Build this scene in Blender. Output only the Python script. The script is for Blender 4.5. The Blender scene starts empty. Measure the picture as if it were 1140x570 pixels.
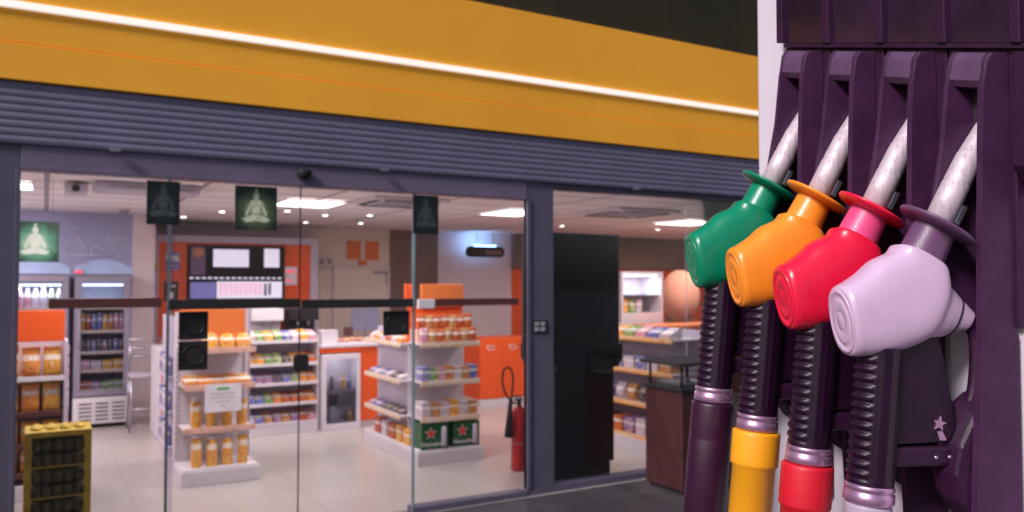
import bpy, bmesh, math, random
from mathutils import Vector, Matrix
random.seed(7)
sc = bpy.context.scene
C = sc.collection
PI = math.pi

# ------------------------------------------------------------------ camera
cam_d = bpy.data.cameras.new('camera')
cam = bpy.data.objects.new('camera', cam_d); C.objects.link(cam)
cam.location = (0, 0, 1.65)
PITCH = math.atan(30/900.0)
cam.rotation_euler = (PI/2 + PITCH, 0, math.radians(-30))
cam_d.sensor_width = 36; cam_d.lens = 900/1140*36
cam_d.clip_start = 0.05; cam_d.clip_end = 500
cam_d.dof.use_dof = True
cam_d.dof.focus_distance = 0.93
cam_d.dof.aperture_fstop = 7.5
sc.camera = cam

# ------------------------------------------------------------------ world, sun, exposure
w = bpy.data.worlds.new('World'); sc.world = w; w.use_nodes = True
nt = w.node_tree; nt.nodes.clear()
sky = nt.nodes.new('ShaderNodeTexSky'); sky.sky_type = 'NISHITA'; sky.sun_disc = False
SUN_EL = math.radians(38); SUN_AZ = math.radians(252)      # azimuth clockwise from +Y
sky.sun_elevation = SUN_EL; sky.sun_rotation = SUN_AZ
sky.dust_density = 3.0; sky.air_density = 1.0; sky.ozone_density = 2.0
bg = nt.nodes.new('ShaderNodeBackground'); bg.inputs['Strength'].default_value = 0.085
out = nt.nodes.new('ShaderNodeOutputWorld')
nt.links.new(sky.outputs[0], bg.inputs[0]); nt.links.new(bg.outputs[0], out.inputs[0])

sun_d = bpy.data.lights.new('sun', 'SUN'); sun_d.energy = 3.9; sun_d.angle = math.radians(14)
sun_d.color = (1.0, 0.93, 0.95)
sun = bpy.data.objects.new('sun', sun_d); C.objects.link(sun)
sdir = Vector((math.sin(SUN_AZ)*math.cos(SUN_EL), math.cos(SUN_AZ)*math.cos(SUN_EL), math.sin(SUN_EL)))
sun.rotation_euler = sdir.to_track_quat('Z', 'Y').to_euler()
sc.view_settings.view_transform = 'Standard'; sc.view_settings.look = 'None'
sc.view_settings.exposure = 0.0; sc.view_settings.gamma = 1.0
sc.view_settings.use_curve_mapping = False

# ------------------------------------------------------------------ materials
def newmat(name):
    m = bpy.data.materials.new(name); m.use_nodes = True
    return m, m.node_tree, m.node_tree.nodes['Principled BSDF']
def N(nt, t, **k):
    n = nt.nodes.new(t)
    for a, v in k.items():
        if a in n.inputs: n.inputs[a].default_value = v
        else: setattr(n, a, v)
    return n
def ramp(nt, pts, interp='LINEAR'):
    r = nt.nodes.new('ShaderNodeValToRGB'); e = r.color_ramp.elements; r.color_ramp.interpolation = interp
    e[0].position, e[0].color = pts[0][0], (*pts[0][1], 1)
    e[1].position, e[1].color = pts[-1][0], (*pts[-1][1], 1)
    for p, c in pts[1:-1]:
        x = e.new(p); x.color = (*c, 1)
    return r
def mat(name, col, rough=0.5, metal=0.0, var=0.12, scale=8.0, bump=0.0, bscale=200.0, spec=0.5, coat=0.0):
    m, nt, b = newmat(name)
    b.inputs['Metallic'].default_value = metal
    b.inputs['Specular IOR Level'].default_value = spec
    b.inputs['Coat Weight'].default_value = coat
    tc = N(nt, 'ShaderNodeTexCoord')
    nz = N(nt, 'ShaderNodeTexNoise', Scale=scale, Detail=6.0, Roughness=0.6)
    nt.links.new(tc.outputs['Object'], nz.inputs['Vector'])
    d = tuple(c*(1-var) for c in col); l = tuple(min(1, c*(1+var)) for c in col)
    r = ramp(nt, [(0.3, d), (0.7, l)])
    nt.links.new(nz.outputs['Fac'], r.inputs['Fac']); nt.links.new(r.outputs[0], b.inputs['Base Color'])
    rr = N(nt, 'ShaderNodeMapRange'); rr.inputs['To Min'].default_value = max(0.03, rough*0.8); rr.inputs['To Max'].default_value = min(1, rough*1.25)
    nt.links.new(nz.outputs['Fac'], rr.inputs['Value']); nt.links.new(rr.outputs[0], b.inputs['Roughness'])
    if bump:
        n2 = N(nt, 'ShaderNodeTexNoise', Scale=bscale, Detail=3.0)
        nt.links.new(tc.outputs['Object'], n2.inputs['Vector'])
        bp = N(nt, 'ShaderNodeBump', Strength=bump, Distance=0.001)
        nt.links.new(n2.outputs['Fac'], bp.inputs['Height']); nt.links.new(bp.outputs[0], b.inputs['Normal'])
    return m
def emit(name, col, strength):
    m, nt, b = newmat(name)
    b.inputs['Base Color'].default_value = (*[min(1, c) for c in col], 1)
    b.inputs['Emission Color'].default_value = (*col, 1); b.inputs['Emission Strength'].default_value = strength
    return m
def glass(name, tint=(0.97, 0.97, 0.98), refl=1.0):
    m = bpy.data.materials.new(name); m.use_nodes = True; nt = m.node_tree; nt.nodes.clear()
    o = N(nt, 'ShaderNodeOutputMaterial'); t = N(nt, 'ShaderNodeBsdfTransparent'); t.inputs[0].default_value = (*tint, 1)
    g = N(nt, 'ShaderNodeBsdfGlossy', Roughness=0.02); f = N(nt, 'ShaderNodeFresnel', IOR=1.45)
    mu = N(nt, 'ShaderNodeMath', operation='MULTIPLY'); mu.inputs[1].default_value = refl
    mx = N(nt, 'ShaderNodeMixShader')
    nt.links.new(f.outputs[0], mu.inputs[0]); nt.links.new(mu.outputs[0], mx.inputs[0])
    nt.links.new(t.outputs[0], mx.inputs[1]); nt.links.new(g.outputs[0], mx.inputs[2]); nt.links.new(mx.outputs[0], o.inputs[0])
    return m
def brickmat(name, c1, c2, mortar, bw, bh, size=0.01, rough=0.5, off=0.0, speck=0.06, bump=0.3):
    m, nt, b = newmat(name)
    tc = N(nt, 'ShaderNodeTexCoord')
    br = N(nt, 'ShaderNodeTexBrick', offset=off); br.inputs['Scale'].default_value = 1.0
    br.inputs['Color1'].default_value = (*c1, 1); br.inputs['Color2'].default_value = (*c2, 1); br.inputs['Mortar'].default_value = (*mortar, 1)
    br.inputs['Brick Width'].default_value = bw; br.inputs['Row Height'].default_value = bh; br.inputs['Mortar Size'].default_value = size
    nt.links.new(tc.outputs['Object'], br.inputs['Vector'])
    nz = N(nt, 'ShaderNodeTexNoise', Scale=3.0, Detail=8.0, Roughness=0.7); nt.links.new(tc.outputs['Object'], nz.inputs['Vector'])
    mp = N(nt, 'ShaderNodeMapRange'); mp.inputs['From Min'].default_value = .3; mp.inputs['From Max'].default_value = .7
    mp.inputs['To Min'].default_value = 1-speck*2; mp.inputs['To Max'].default_value = 1+speck
    nt.links.new(nz.outputs['Fac'], mp.inputs['Value'])
    mul = N(nt, 'ShaderNodeVectorMath', operation='SCALE'); nt.links.new(br.outputs['Color'], mul.inputs[0]); nt.links.new(mp.outputs[0], mul.inputs['Scale'])
    nt.links.new(mul.outputs[0], b.inputs['Base Color'])
    r2 = N(nt, 'ShaderNodeMapRange'); r2.inputs['To Min'].default_value = rough*.95; r2.inputs['To Max'].default_value = min(1, rough*1.05)
    nt.links.new(nz.outputs['Fac'], r2.inputs['Value']); nt.links.new(r2.outputs[0], b.inputs['Roughness'])
    bp = N(nt, 'ShaderNodeBump', Strength=bump, Distance=0.003, invert=True)
    nt.links.new(br.outputs['Fac'], bp.inputs['Height']); nt.links.new(bp.outputs[0], b.inputs['Normal'])
    return m
def printed(name, base, a, b2, band=(0.95, 0.9, 0.85), scale=6.0, rough=0.35):
    """printed packaging: a coloured ground with patches of other inks and a pale band"""
    m, nt, b = newmat(name)
    tc = N(nt, 'ShaderNodeTexCoord')
    oi = N(nt, 'ShaderNodeObjectInfo')
    ad = N(nt, 'ShaderNodeVectorMath', operation='ADD'); nt.links.new(tc.outputs['Generated'], ad.inputs[0]); nt.links.new(oi.outputs['Random'], ad.inputs[1])
    nz = N(nt, 'ShaderNodeTexNoise', Scale=scale, Detail=2.0, Distortion=0.6); nt.links.new(ad.outputs[0], nz.inputs['Vector'])
    r = ramp(nt, [(0.0, base), (0.47, base), (0.53, a), (0.60, a), (0.62, b2), (1.0, b2)])
    nt.links.new(nz.outputs['Fac'], r.inputs['Fac'])
    sp = N(nt, 'ShaderNodeSeparateXYZ'); nt.links.new(tc.outputs['Generated'], sp.inputs[0])
    rz = ramp(nt, [(0.0, (0, 0, 0)), (0.54, (0, 0, 0)), (0.56, (1, 1, 1)), (0.72, (1, 1, 1)), (0.74, (0, 0, 0)), (1.0, (0, 0, 0))])
    nt.links.new(sp.outputs['Z'], rz.inputs['Fac'])
    n3 = N(nt, 'ShaderNodeTexNoise', Scale=scale*3, Detail=1.0); nt.links.new(ad.outputs[0], n3.inputs['Vector'])
    r3 = ramp(nt, [(0.5, band), (0.56, base)], 'CONSTANT'); nt.links.new(n3.outputs['Fac'], r3.inputs['Fac'])
    mx = N(nt, 'ShaderNodeMix', data_type='RGBA')
    nt.links.new(rz.outputs[0], mx.inputs[0]); nt.links.new(r.outputs[0], mx.inputs[6]); nt.links.new(r3.outputs[0], mx.inputs[7])
    nt.links.new(mx.outputs[2], b.inputs['Base Color']); b.inputs['Roughness'].default_value = rough
    return m
def haloposter(name, core, halo, dark):
    m, nt, b = newmat(name)
    tc = N(nt, 'ShaderNodeTexCoord'); mp = N(nt, 'ShaderNodeMapping'); mp.inputs['Location'].default_value = (-0.5, 0, -0.45); mp.inputs['Scale'].default_value = (1, 0, 1)
    nt.links.new(tc.outputs['Generated'], mp.inputs[0])
    ln = N(nt, 'ShaderNodeVectorMath', operation='LENGTH'); nt.links.new(mp.outputs[0], ln.inputs[0])
    nz = N(nt, 'ShaderNodeTexNoise', Scale=7.0, Detail=5.0); nt.links.new(tc.outputs['Generated'], nz.inputs['Vector'])
    ad = N(nt, 'ShaderNodeMath', operation='MULTIPLY_ADD'); ad.inputs[1].default_value = 0.25
    nt.links.new(nz.outputs['Fac'], ad.inputs[0]); nt.links.new(ln.outputs['Value'], ad.inputs[2])
    r = ramp(nt, [(0.15, core), (0.42, halo), (0.66, dark)]); nt.links.new(ad.outputs[0], r.inputs['Fac'])
    nt.links.new(r.outputs[0], b.inputs['Base Color']); b.inputs['Roughness'].default_value = 0.3
    return m

M = {}
M['frame'] = mat('frame_paint', (0.105, 0.090, 0.135), 0.45, 0.2, 0.08, 3, 0.1, 300)
M['header'] = mat('header_paint', (0.17, 0.13, 0.20), 0.4, 0.2, 0.08, 3)
M['shutter'] = mat('shutter_slat', (0.155, 0.142, 0.222), 0.5, 0.2, 0.10, 2.5)
M['fascia'] = mat('orange_fascia', (0.98, 0.42, 0.035), 0.62, 0, 0.08, 0.8, 0.15, 40, 0.25)
M['seam'] = mat('seam_dark', (0.80, 0.34, 0.03), 0.6)
M['parapet'] = mat('dark_roof_edge', (0.022, 0.016, 0.003), 0.7, 0, 0.3, 2)
M['led'] = emit('light_strip', (1.0, 0.94, 0.84), 0.5)
M['wall'] = mat('plaster_pink_white', (0.72, 0.60, 0.61), 0.8, 0, 0.03, 2, 0.1, 100)
M['cream'] = mat('cream_wall', (0.78, 0.68, 0.58), 0.7, 0, 0.03, 2)
M['bluewall'] = mat('blue_grey_wall', (0.36, 0.37, 0.56), 0.75, 0, 0.05, 2)
M['chalk'] = mat('chalk_line', (0.68, 0.66, 0.74), 0.9)
M['ceil'] = brickmat('ceiling_tile', (0.86, 0.81, 0.80), (0.83, 0.78, 0.77), (0.30, 0.26, 0.28), 1.2, 0.6, 0.022, 0.85, 0.0, 0.03, 0.2)
M['floor'] = brickmat('shop_floor', (0.46, 0.41, 0.385), (0.44, 0.39, 0.365), (0.34, 0.30, 0.28), 0.6, 0.6, 0.004, 0.28, 0.0, 0.015, 0.1)
M['pave'] = brickmat('pavement_slab', (0.055, 0.047, 0.055), (0.048, 0.040, 0.048), (0.03, 0.025, 0.03), 0.45, 0.45, 0.006, 0.55, 0.0, 0.18, 0.5)
M['asphalt'] = mat('asphalt', (0.05, 0.045, 0.05), 0.85, 0, 0.35, 40, 0.8, 150)
M['orange'] = mat('orange_laminate', (0.82, 0.105, 0.015), 0.4, 0, 0.05, 3)
M['orange2'] = mat('light_orange_panel', (0.76, 0.19, 0.04), 0.5, 0, 0.08, 3)
M['brown'] = mat('brown_panel', (0.20, 0.125, 0.105), 0.6, 0, 0.12, 4)
M['white'] = mat('white_metal', (0.72, 0.66, 0.70), 0.4, 0, 0.04, 4)
M['lilac'] = mat('lilac_shelf_metal', (0.56, 0.50, 0.60), 0.45, 0, 0.05, 4)
M['black'] = mat('black_gloss', (0.012, 0.011, 0.014), 0.3, 0, 0.2, 6)
M['matblack'] = mat('black_matt', (0.012, 0.010, 0.012), 0.7, 0, 0.25, 6)
M['barbrown'] = mat('bar_brown', (0.10, 0.030, 0.028), 0.4)
M['steel'] = mat('steel', (0.45, 0.43, 0.47), 0.3, 0.9, 0.1, 20)
M['grey'] = mat('grey_plastic', (0.30, 0.28, 0.33), 0.5)
M['glass'] = glass('pane_glass', (0.93, 0.92, 0.94), 0.95)
M['glassedge'] = mat('glass_edge', (0.24, 0.33, 0.36), 0.2, 0, 0.15, 5)
M['fridgeglass'] = glass('fridge_glass', (0.86, 0.88, 0.93), 0.8)
M['fridge'] = mat('fridge_frame', (0.26, 0.23, 0.30), 0.4, 0.2, 0.06, 5)
M['fridgein'] = mat('fridge_inside', (0.40, 0.42, 0.52), 0.5)
M['crown'] = mat('fridge_crown', (0.36, 0.46, 0.70), 0.3, 0, 0.12, 4)
M['fridgelamp'] = emit('fridge_lamp', (0.85, 0.93, 1.0), 3.0)
M['panel_light'] = emit('ceiling_panel_glow', (1.0, 0.97, 0.93), 5.0)
M['downlight'] = emit('downlight_glow', (1.0, 0.95, 0.85), 9.0)
M['menu'] = emit('menu_lit', (0.86, 0.84, 1.0), 0.62)
M['menupink'] = emit('menu_pink', (0.95, 0.45, 0.55), 0.6)
M['menublue'] = emit('menu_blue', (0.20, 0.20, 0.50), 0.45)
M['menuoff'] = emit('menu_purple', (0.09, 0.045, 0.10), 0.5)
M['bluelamp'] = emit('blue_lamp', (0.25, 0.55, 1.0), 9.0)
M['redglow'] = emit('red_digit', (1.0, 0.05, 0.12), 1.2)
M['caselamp'] = emit('case_lamp', (0.85, 0.92, 1.0), 2.0)
M['extred'] = mat('extinguisher_red', (0.55, 0.02, 0.02), 0.3)
M['paper'] = mat('paper_card', (0.85, 0.80, 0.84), 0.7)
M['greenink'] = mat('green_ink', (0.15, 0.45, 0.10), 0.7)
M['greyink'] = mat('grey_ink', (0.35, 0.32, 0.38), 0.7)
M['yellow'] = mat('yellow_strap', (0.50, 0.34, 0.02), 0.5, 0, 0.25, 8)
M['crate'] = mat('dark_olive_net', (0.085, 0.070, 0.022), 0.7, 0, 0.5, 25)
M['tag'] = printed('price_tags', (0.80, 0.74, 0.74), (0.85, 0.55, 0.12), (0.80, 0.25, 0.18), scale=14)
M['tagorange'] = mat('orange_price_rail', (0.80, 0.46, 0.36), 0.5, 0, 0.2, 10)
M['binwood'] = mat('red_brown_bin', (0.045, 0.012, 0.014), 0.5, 0, 0.2, 6)
M['peach'] = mat('peach_picture', (0.70, 0.32, 0.20), 0.85, 0, 0.06, 30)
M['beer'] = mat('green_pack', (0.010, 0.11, 0.035), 0.3, 0, 0.3, 12)
M['beerred'] = mat('star_red', (0.75, 0.03, 0.02), 0.4)
M['beerwhite'] = mat('pack_white', (0.80, 0.78, 0.74), 0.5)
PACK = {
 'yellow': printed('pack_yellow', (0.90, 0.52, 0.08), (0.80, 0.22, 0.04), (0.90, 0.70, 0.28)),
 'orange': printed('pack_orange', (0.78, 0.24, 0.04), (0.85, 0.45, 0.10), (0.60, 0.06, 0.03)),
 'red': printed('pack_red', (0.48, 0.03, 0.025), (0.70, 0.28, 0.05), (0.40, 0.02, 0.03)),
 'blue': printed('pack_blue', (0.10, 0.10, 0.40), (0.30, 0.32, 0.65), (0.60, 0.55, 0.20)),
 'purple': printed('pack_purple', (0.24, 0.08, 0.30), (0.45, 0.28, 0.50), (0.70, 0.50, 0.20)),
 'green': printed('pack_green', (0.08, 0.28, 0.10), (0.50, 0.55, 0.15), (0.75, 0.70, 0.55)),
 'white': printed('pack_white_print', (0.72, 0.66, 0.70), (0.50, 0.40, 0.55), (0.80, 0.50, 0.20)),
 'pink': printed('pack_pink', (0.65, 0.20, 0.30), (0.80, 0.60, 0.62), (0.55, 0.05, 0.15)),
 'gold': printed('pack_gold', (0.65, 0.36, 0.10), (0.50, 0.08, 0.05), (0.80, 0.60, 0.30)),
 'dark': printed('pack_dark', (0.05, 0.04, 0.07), (0.22, 0.18, 0.25), (0.40, 0.28, 0.10), band=(0.5, 0.4, 0.3)),
}
# dispenser plastics
M['pump_dark'] = mat('pump_dark_plastic', (0.024, 0.0040, 0.024), 0.42, 0, 0.22, 30, 0.35, 600, 0.35)
M['pump_boot'] = mat('pump_boot_plastic', (0.040, 0.0100, 0.042), 0.45, 0, 0.22, 25, 0.35, 600, 0.4)
M['pump_boot_lit'] = mat('pump_boot_plastic_lit', (0.085, 0.038, 0.092), 0.45, 0, 0.18, 25, 0.35, 600)  # boot plastic made lighter and greyer, highlight painted into its colour
M['pump_deep'] = mat('pump_recess', (0.018, 0.006, 0.018), 0.6, 0, 0.2, 30)
M['pump_glass'] = mat('pump_display_glass', (0.020, 0.008, 0.022), 0.12, 0, 0.5, 9)
M['pump_white'] = mat('pump_white_panel', (0.60, 0.53, 0.62), 0.45, 0, 0.05, 6, 0.1, 300)
M['rubber'] = mat('grip_rubber', (0.013, 0.0018, 0.014), 0.34, 0, 0.2, 60, 0.3, 900, 0.4)
M['ring'] = mat('collar_metal', (0.52, 0.30, 0.48), 0.30, 0.75, 0.15, 60)
M['screw'] = mat('screw_metal', (0.55, 0.38, 0.52), 0.3, 0.8)
def spoutmat():
    """worn aluminium: pale, dull, scratched along its length and pitted"""
    m, nt, b = newmat('worn_aluminium')
    tc = N(nt, 'ShaderNodeTexCoord')
    n1 = N(nt, 'ShaderNodeTexNoise', Scale=55.0, Detail=12.0, Roughness=0.8); nt.links.new(tc.outputs['Object'], n1.inputs['Vector'])
    mp = N(nt, 'ShaderNodeMapping'); mp.inputs['Rotation'].default_value = (0, math.radians(28), 0); mp.inputs['Scale'].default_value = (9, 9, 1)
    nt.links.new(tc.outputs['Object'], mp.inputs[0])
    n2 = N(nt, 'ShaderNodeTexNoise', Scale=30.0, Detail=6.0, Roughness=0.7); nt.links.new(mp.outputs[0], n2.inputs['Vector'])
    av = N(nt, 'ShaderNodeMath', operation='MULTIPLY_ADD'); av.inputs[1].default_value = 0.55
    hf = N(nt, 'ShaderNodeMath', operation='MULTIPLY'); hf.inputs[1].default_value = 0.45
    nt.links.new(n2.outputs['Fac'], hf.inputs[0]); nt.links.new(n1.outputs['Fac'], av.inputs[0]); nt.links.new(hf.outputs[0], av.inputs[2])
    r = ramp(nt, [(0.34, (0.26, 0.18, 0.23)), (0.42, (0.46, 0.37, 0.43)), (0.50, (0.58, 0.48, 0.545)), (0.66, (0.70, 0.60, 0.66))]); nt.links.new(av.outputs[0], r.inputs['Fac'])
    nt.links.new(r.outputs[0], b.inputs['Base Color']); b.inputs['Metallic'].default_value = 0.35
    r2 = ramp(nt, [(0.35, (0.75,)*3), (0.65, (0.42,)*3)]); nt.links.new(av.outputs[0], r2.inputs['Fac']); nt.links.new(r2.outputs[0], b.inputs['Roughness'])
    bp = N(nt, 'ShaderNodeBump', Strength=0.6, Distance=0.0008); nt.links.new(av.outputs[0], bp.inputs['Height']); nt.links.new(bp.outputs[0], b.inputs['Normal'])
    return m
M['spout'] = spoutmat()
def plastic(name, col, rough=0.30):
    """moulded plastic, handled: faint dull scuffs and a little grime in patches"""
    m = mat(name, col, rough, 0, 0.08, 14, 0.25, 500, 0.5, 0.12); nt = m.node_tree; b = nt.nodes['Principled BSDF']
    tc = N(nt, 'ShaderNodeTexCoord'); mp = N(nt, 'ShaderNodeMapping'); mp.inputs['Rotation'].default_value = (0.3, 0.9, 0.5); mp.inputs['Scale'].default_value = (1, 14, 5)
    nt.links.new(tc.outputs['Object'], mp.inputs[0])
    n = N(nt, 'ShaderNodeTexNoise', Scale=26.0, Detail=9.0, Roughness=0.72); nt.links.new(mp.outputs[0], n.inputs['Vector'])
    r = ramp(nt, [(0.60, (0, 0, 0)), (0.74, (1, 1, 1))]); nt.links.new(n.outputs['Fac'], r.inputs['Fac'])
    src = b.inputs['Base Color'].links[0].from_socket
    mx = N(nt, 'ShaderNodeMix', data_type='RGBA'); f = N(nt, 'ShaderNodeMath', operation='MULTIPLY'); f.inputs[1].default_value = 0.40
    nt.links.new(r.outputs[0], f.inputs[0]); nt.links.new(f.outputs[0], mx.inputs[0]); nt.links.new(src, mx.inputs[6])
    mx.inputs[7].default_value = (*[c*.45+.04 for c in col], 1); nt.links.new(mx.outputs[2], b.inputs['Base Color'])
    rs = b.inputs['Roughness'].links[0].from_socket; ad = N(nt, 'ShaderNodeMath', operation='MULTIPLY_ADD'); ad.inputs[1].default_value = 0.35
    nt.links.new(r.outputs[0], ad.inputs[0]); nt.links.new(rs, ad.inputs[2]); nt.links.new(ad.outputs[0], b.inputs['Roughness'])
    return m

# ------------------------------------------------------------------ mesh helpers
class MB:
    def __init__(s): s.bm = bmesh.new(); s.mi = 0
    def _f(s, fs):
        for f in fs: f.material_index = s.mi
    def slot(s, i): s.mi = i; return s
    def box(s, x0, x1, y0, y1, z0, z1, bev=0.0, M4=None):
        r = bmesh.ops.create_cube(s.bm, size=1.0); vs = r['verts']
        for v in vs:
            v.co = Vector(((x0+x1)/2+v.co.x*(x1-x0), (y0+y1)/2+v.co.y*(y1-y0), (z0+z1)/2+v.co.z*(z1-z0)))
        fs = list({f for v in vs for f in v.link_faces}); s._f(fs)
        if bev:
            es = list({e for v in vs for e in v.link_edges})
            rr = bmesh.ops.bevel(s.bm, geom=es, offset=bev, segments=2, affect='EDGES', profile=0.6)
            vs = list({v for f in rr['faces'] for v in f.verts} | {v for v in vs if v.is_valid})
            for v in vs:
                for f in v.link_faces: f.material_index = s.mi
        if M4 is not None:
            for v in vs: v.co = M4 @ v.co
        return s
    def rings(s, rings, cap=True, smooth=True):
        vr = [[s.bm.verts.new(p) for p in r] for r in rings]; n = len(vr[0]); fs = []
        for a, b in zip(vr, vr[1:]):
            for i in range(n):
                j = (i+1) % n; fs.append(s.bm.faces.new((a[i], a[j], b[j], b[i])))
        for f in fs: f.smooth = smooth
        if cap:
            fs.append(s.bm.faces.new(vr[0][::-1])); fs.append(s.bm.faces.new(vr[-1]))
        s._f(fs); return s
    def lathe(s, prof, origin=(0, 0, 0), axis=(0, 0, 1), n=32, cap=True):
        o = Vector(origin); q = Vector((0, 0, 1)).rotation_difference(Vector(axis).normalized())
        return s.rings([[o + q @ Vector((r*math.cos(2*PI*k/n), r*math.sin(2*PI*k/n), z)) for k in range(n)] for r, z in prof], cap)
    def cyl(s, a, b, r, r2=None, n=24):
        a = Vector(a); b = Vector(b)
        return s.lathe([(r, 0), (r if r2 is None else r2, (b-a).length)], a, b-a, n)
    def tube(s, pts, r, n=12, up=(0.3, 0.2, 1)):
        pts = [Vector(p) for p in pts]; rr = r if isinstance(r, (list, tuple)) else [r]*len(pts)
        rings = []; prev = None
        for i, p in enumerate(pts):
            t = (pts[min(i+1, len(pts)-1)] - pts[max(i-1, 0)]).normalized()
            if prev is None:
                prev = t.cross(Vector(up)).normalized()
            x = (prev - t*prev.dot(t)).normalized(); prev = x; y = t.cross(x)
            rings.append([p + x*rr[i]*math.cos(2*PI*k/n) + y*rr[i]*math.sin(2*PI*k/n) for k in range(n)])
        return s.rings(rings)
    def prism(s, poly, d0, d1, axes='xz', bev=0.0):
        """polygon in two axes, extruded along the third"""
        def P(a, b, d): return {'xz': (a, d, b), 'xy': (a, b, d), 'yz': (d, a, b)}[axes]
        lo = [s.bm.verts.new(P(a, b, d0)) for a, b in poly]; hi = [s.bm.verts.new(P(a, b, d1)) for a, b in poly]
        fs = [s.bm.faces.new(lo[::-1]), s.bm.faces.new(hi)]; n = len(poly)
        for i in range(n):
            j = (i+1) % n; fs.append(s.bm.faces.new((lo[i], lo[j], hi[j], hi[i])))
        s._f(fs)
        if bev:
            es = list({e for f in fs for e in f.edges})
            rr = bmesh.ops.bevel(s.bm, geom=es, offset=bev, segments=2, affect='EDGES', profile=0.6)
            for f in rr['faces']: f.material_index = s.mi
        return s
    def mesh(s, name, mats, smooth_angle=None):
        bmesh.ops.recalc_face_normals(s.bm, faces=s.bm.faces)
        me = bpy.data.meshes.new(name); s.bm.to_mesh(me); s.bm.free()
        for m in (mats if isinstance(mats, (list, tuple)) else [mats]): me.materials.append(m)
        return me
def subdiv(pts, k=6):
    """Catmull-Rom through the points"""
    P = [Vector(p) for p in pts]; P = [P[0]*2-P[1]] + P + [P[-1]*2-P[-2]]; o = []
    for i in range(1, len(P)-2):
        a, b, c, d = P[i-1:i+3]
        for j in range(k):
            t = j/k; o.append(0.5*((2*b)+(c-a)*t+(2*a-5*b+4*c-d)*t*t+(3*b-a-3*c+d)*t**3))
    o.append(P[-2]); return o
def part(name, mb, m, parent=None, label=None, sub=0):
    me = mb if isinstance(mb, bpy.types.Mesh) else mb.mesh(name, m)
    o = bpy.data.objects.new(name, me); C.objects.link(o)
    if parent: o.parent = parent
    if label: o['label'] = label
    if sub:
        md = o.modifiers.new('s', 'SUBSURF'); md.levels = sub; md.render_levels = sub
    return o
def tag(o, label, cat, group=None):
    o['label'] = label; o['category'] = cat
    if group: o['group'] = group
    return o
def thing(name, label, cat, loc=(0, 0, 0), rz=0.0, group=None):
    o = bpy.data.objects.new(name, None); C.objects.link(o); o.location = loc; o.rotation_euler = (0, 0, rz)
    o.empty_display_size = 0.1
    return tag(o, label, cat, group)
def struct(name, mb, m):
    o = part(name, mb, m); o['kind'] = 'structure'; return o
def copy_tree(o, parent=None):
    c = o.copy(); C.objects.link(c); c.parent = parent
    for ch in o.children: copy_tree(ch, c)
    return c
ORD = ['first', 'second', 'third', 'fourth', 'fifth', 'sixth', 'seventh', 'eighth', 'ninth', 'tenth', 'eleventh', 'twelfth']

# ------------------------------------------------------------------ the setting
Y0 = 5.40          # glazing line
YB = 12.2          # back wall of the shop
struct('ground', MB().box(-150, 150, -150, 150, -0.40, -0.12), M['asphalt'])
struct('pavement', MB().box(-12, 16, 3.0, Y0-0.02, -0.1199, 0.0, 0.008), M['pave'])
struct('floor', MB().box(-1.6, 13.4, Y0-0.02, YB+0.3, -0.10, 0.0), M['floor'])

# ------------------------------------------------------------------ shop building
shop = thing('shop_building', 'petrol station shop with orange fascia, grey shutter box and glazed front', 'building', (0, Y0, 0))
def sp(name, mb, m, par=None, label=None):
    o = part(name, mb, m, par or shop, label)
    if par is None or par is shop: o.location = (0, -Y0, 0)
    return o
sp('wall', MB().box(-1.75, -1.6, Y0+.03, YB+.3, -.1, 2.9), M['wall'])
sp('wall', MB().box(13.4, 13.55, Y0+.03, YB+.3, -.1, 2.9), M['wall'])
sp('wall', MB().box(0.93, 3.60, YB, YB+.12, 0, 2.50), M['wall'], label='pinkish white back wall')
sp('wall', MB().box(5.62, 7.03, YB, YB+.12, 0, 2.50), M['wall'], label='pinkish white back wall behind the hanging lamp')
sp('wall', MB().box(3.60, 4.78, YB, YB+.12, 0, 2.50), M['cream'], label='cream back wall round the staff door')
sp('wall', MB().box(-1.6, 0.93, 11.0, YB+.12, 0, 2.50), M['bluewall'], label='blue grey wall with chalk drawings above the fridges')
sp('wall', MB().box(7.03, 13.4, YB, YB+.12, 0, 1.90), M['orange'], label='orange back wall behind the lit display case')
sp('bulkhead', MB().box(7.03, 13.4, YB-.10, YB+.12, 1.9015, 2.50), M['brown'])
sp('wall_panel', MB().box(4.78, 5.62, YB-.02, YB+.12, 0, 2.50), M['brown'], label='dark brown wall panel beside the staff door')
sp('wall', MB().box(.9305, 1.188, 11.0, 11.12, 0, 2.50), M['wall'], label='narrow pinkish white wall strip beside the blue grey wall')
sp('ceiling', MB().box(-1.6, 13.4, Y0+.06, YB+.3, 2.502, 2.60), M['ceil'])
sp('skirting', MB().box(0.93, 3.86, YB-.015, YB-.001, 0, .08), M['grey'])
sp('skirting', MB().box(5.621, 7.03, YB-.015, YB-.001, 0, .08), M['grey'])
# front: roof with added dark band, fascia, strip, shutter box
sp('roof_edge', MB().box(-8, 16, Y0+.02, YB+.3, 3.0, 3.02).box(-8, 16, Y0+.0, Y0+.25, 3.775, 5.6, .01), M['parapet'])  # roof slab, plus a dark band added in place of darkness above the fascia
fm = MB().box(-8, 16, Y0-.035, Y0+.20, 3.022, 3.774, .006).box(-8, 16, Y0-.045, Y0+.20, 2.805, 3.017, .005)
fas = sp('fascia', fm, M['fascia'])
part('seam', MB().box(-8, 16, Y0-.028, Y0+.1, 3.0165, 3.0225), M['fascia'], fas)
part('light_strip', MB().box(-8, 16, Y0-.055, Y0-.034, 3.212, 3.256, .004), M['led'], fas)
rib = []; n = 8; z0, z1 = 2.445, 2.80
for i in range(n*8+1):
    t = i/(n*8); ph = (t*n) % 1
    rib.append((Y0-.022 - .0055*math.sin(PI*ph), z0+(z1-z0)*t))
poly = [(Y0+.2, z0)] + rib + [(Y0+.2, z1)]
sb = MB(); sb.prism(poly, -8, 16, 'yz')
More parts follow.
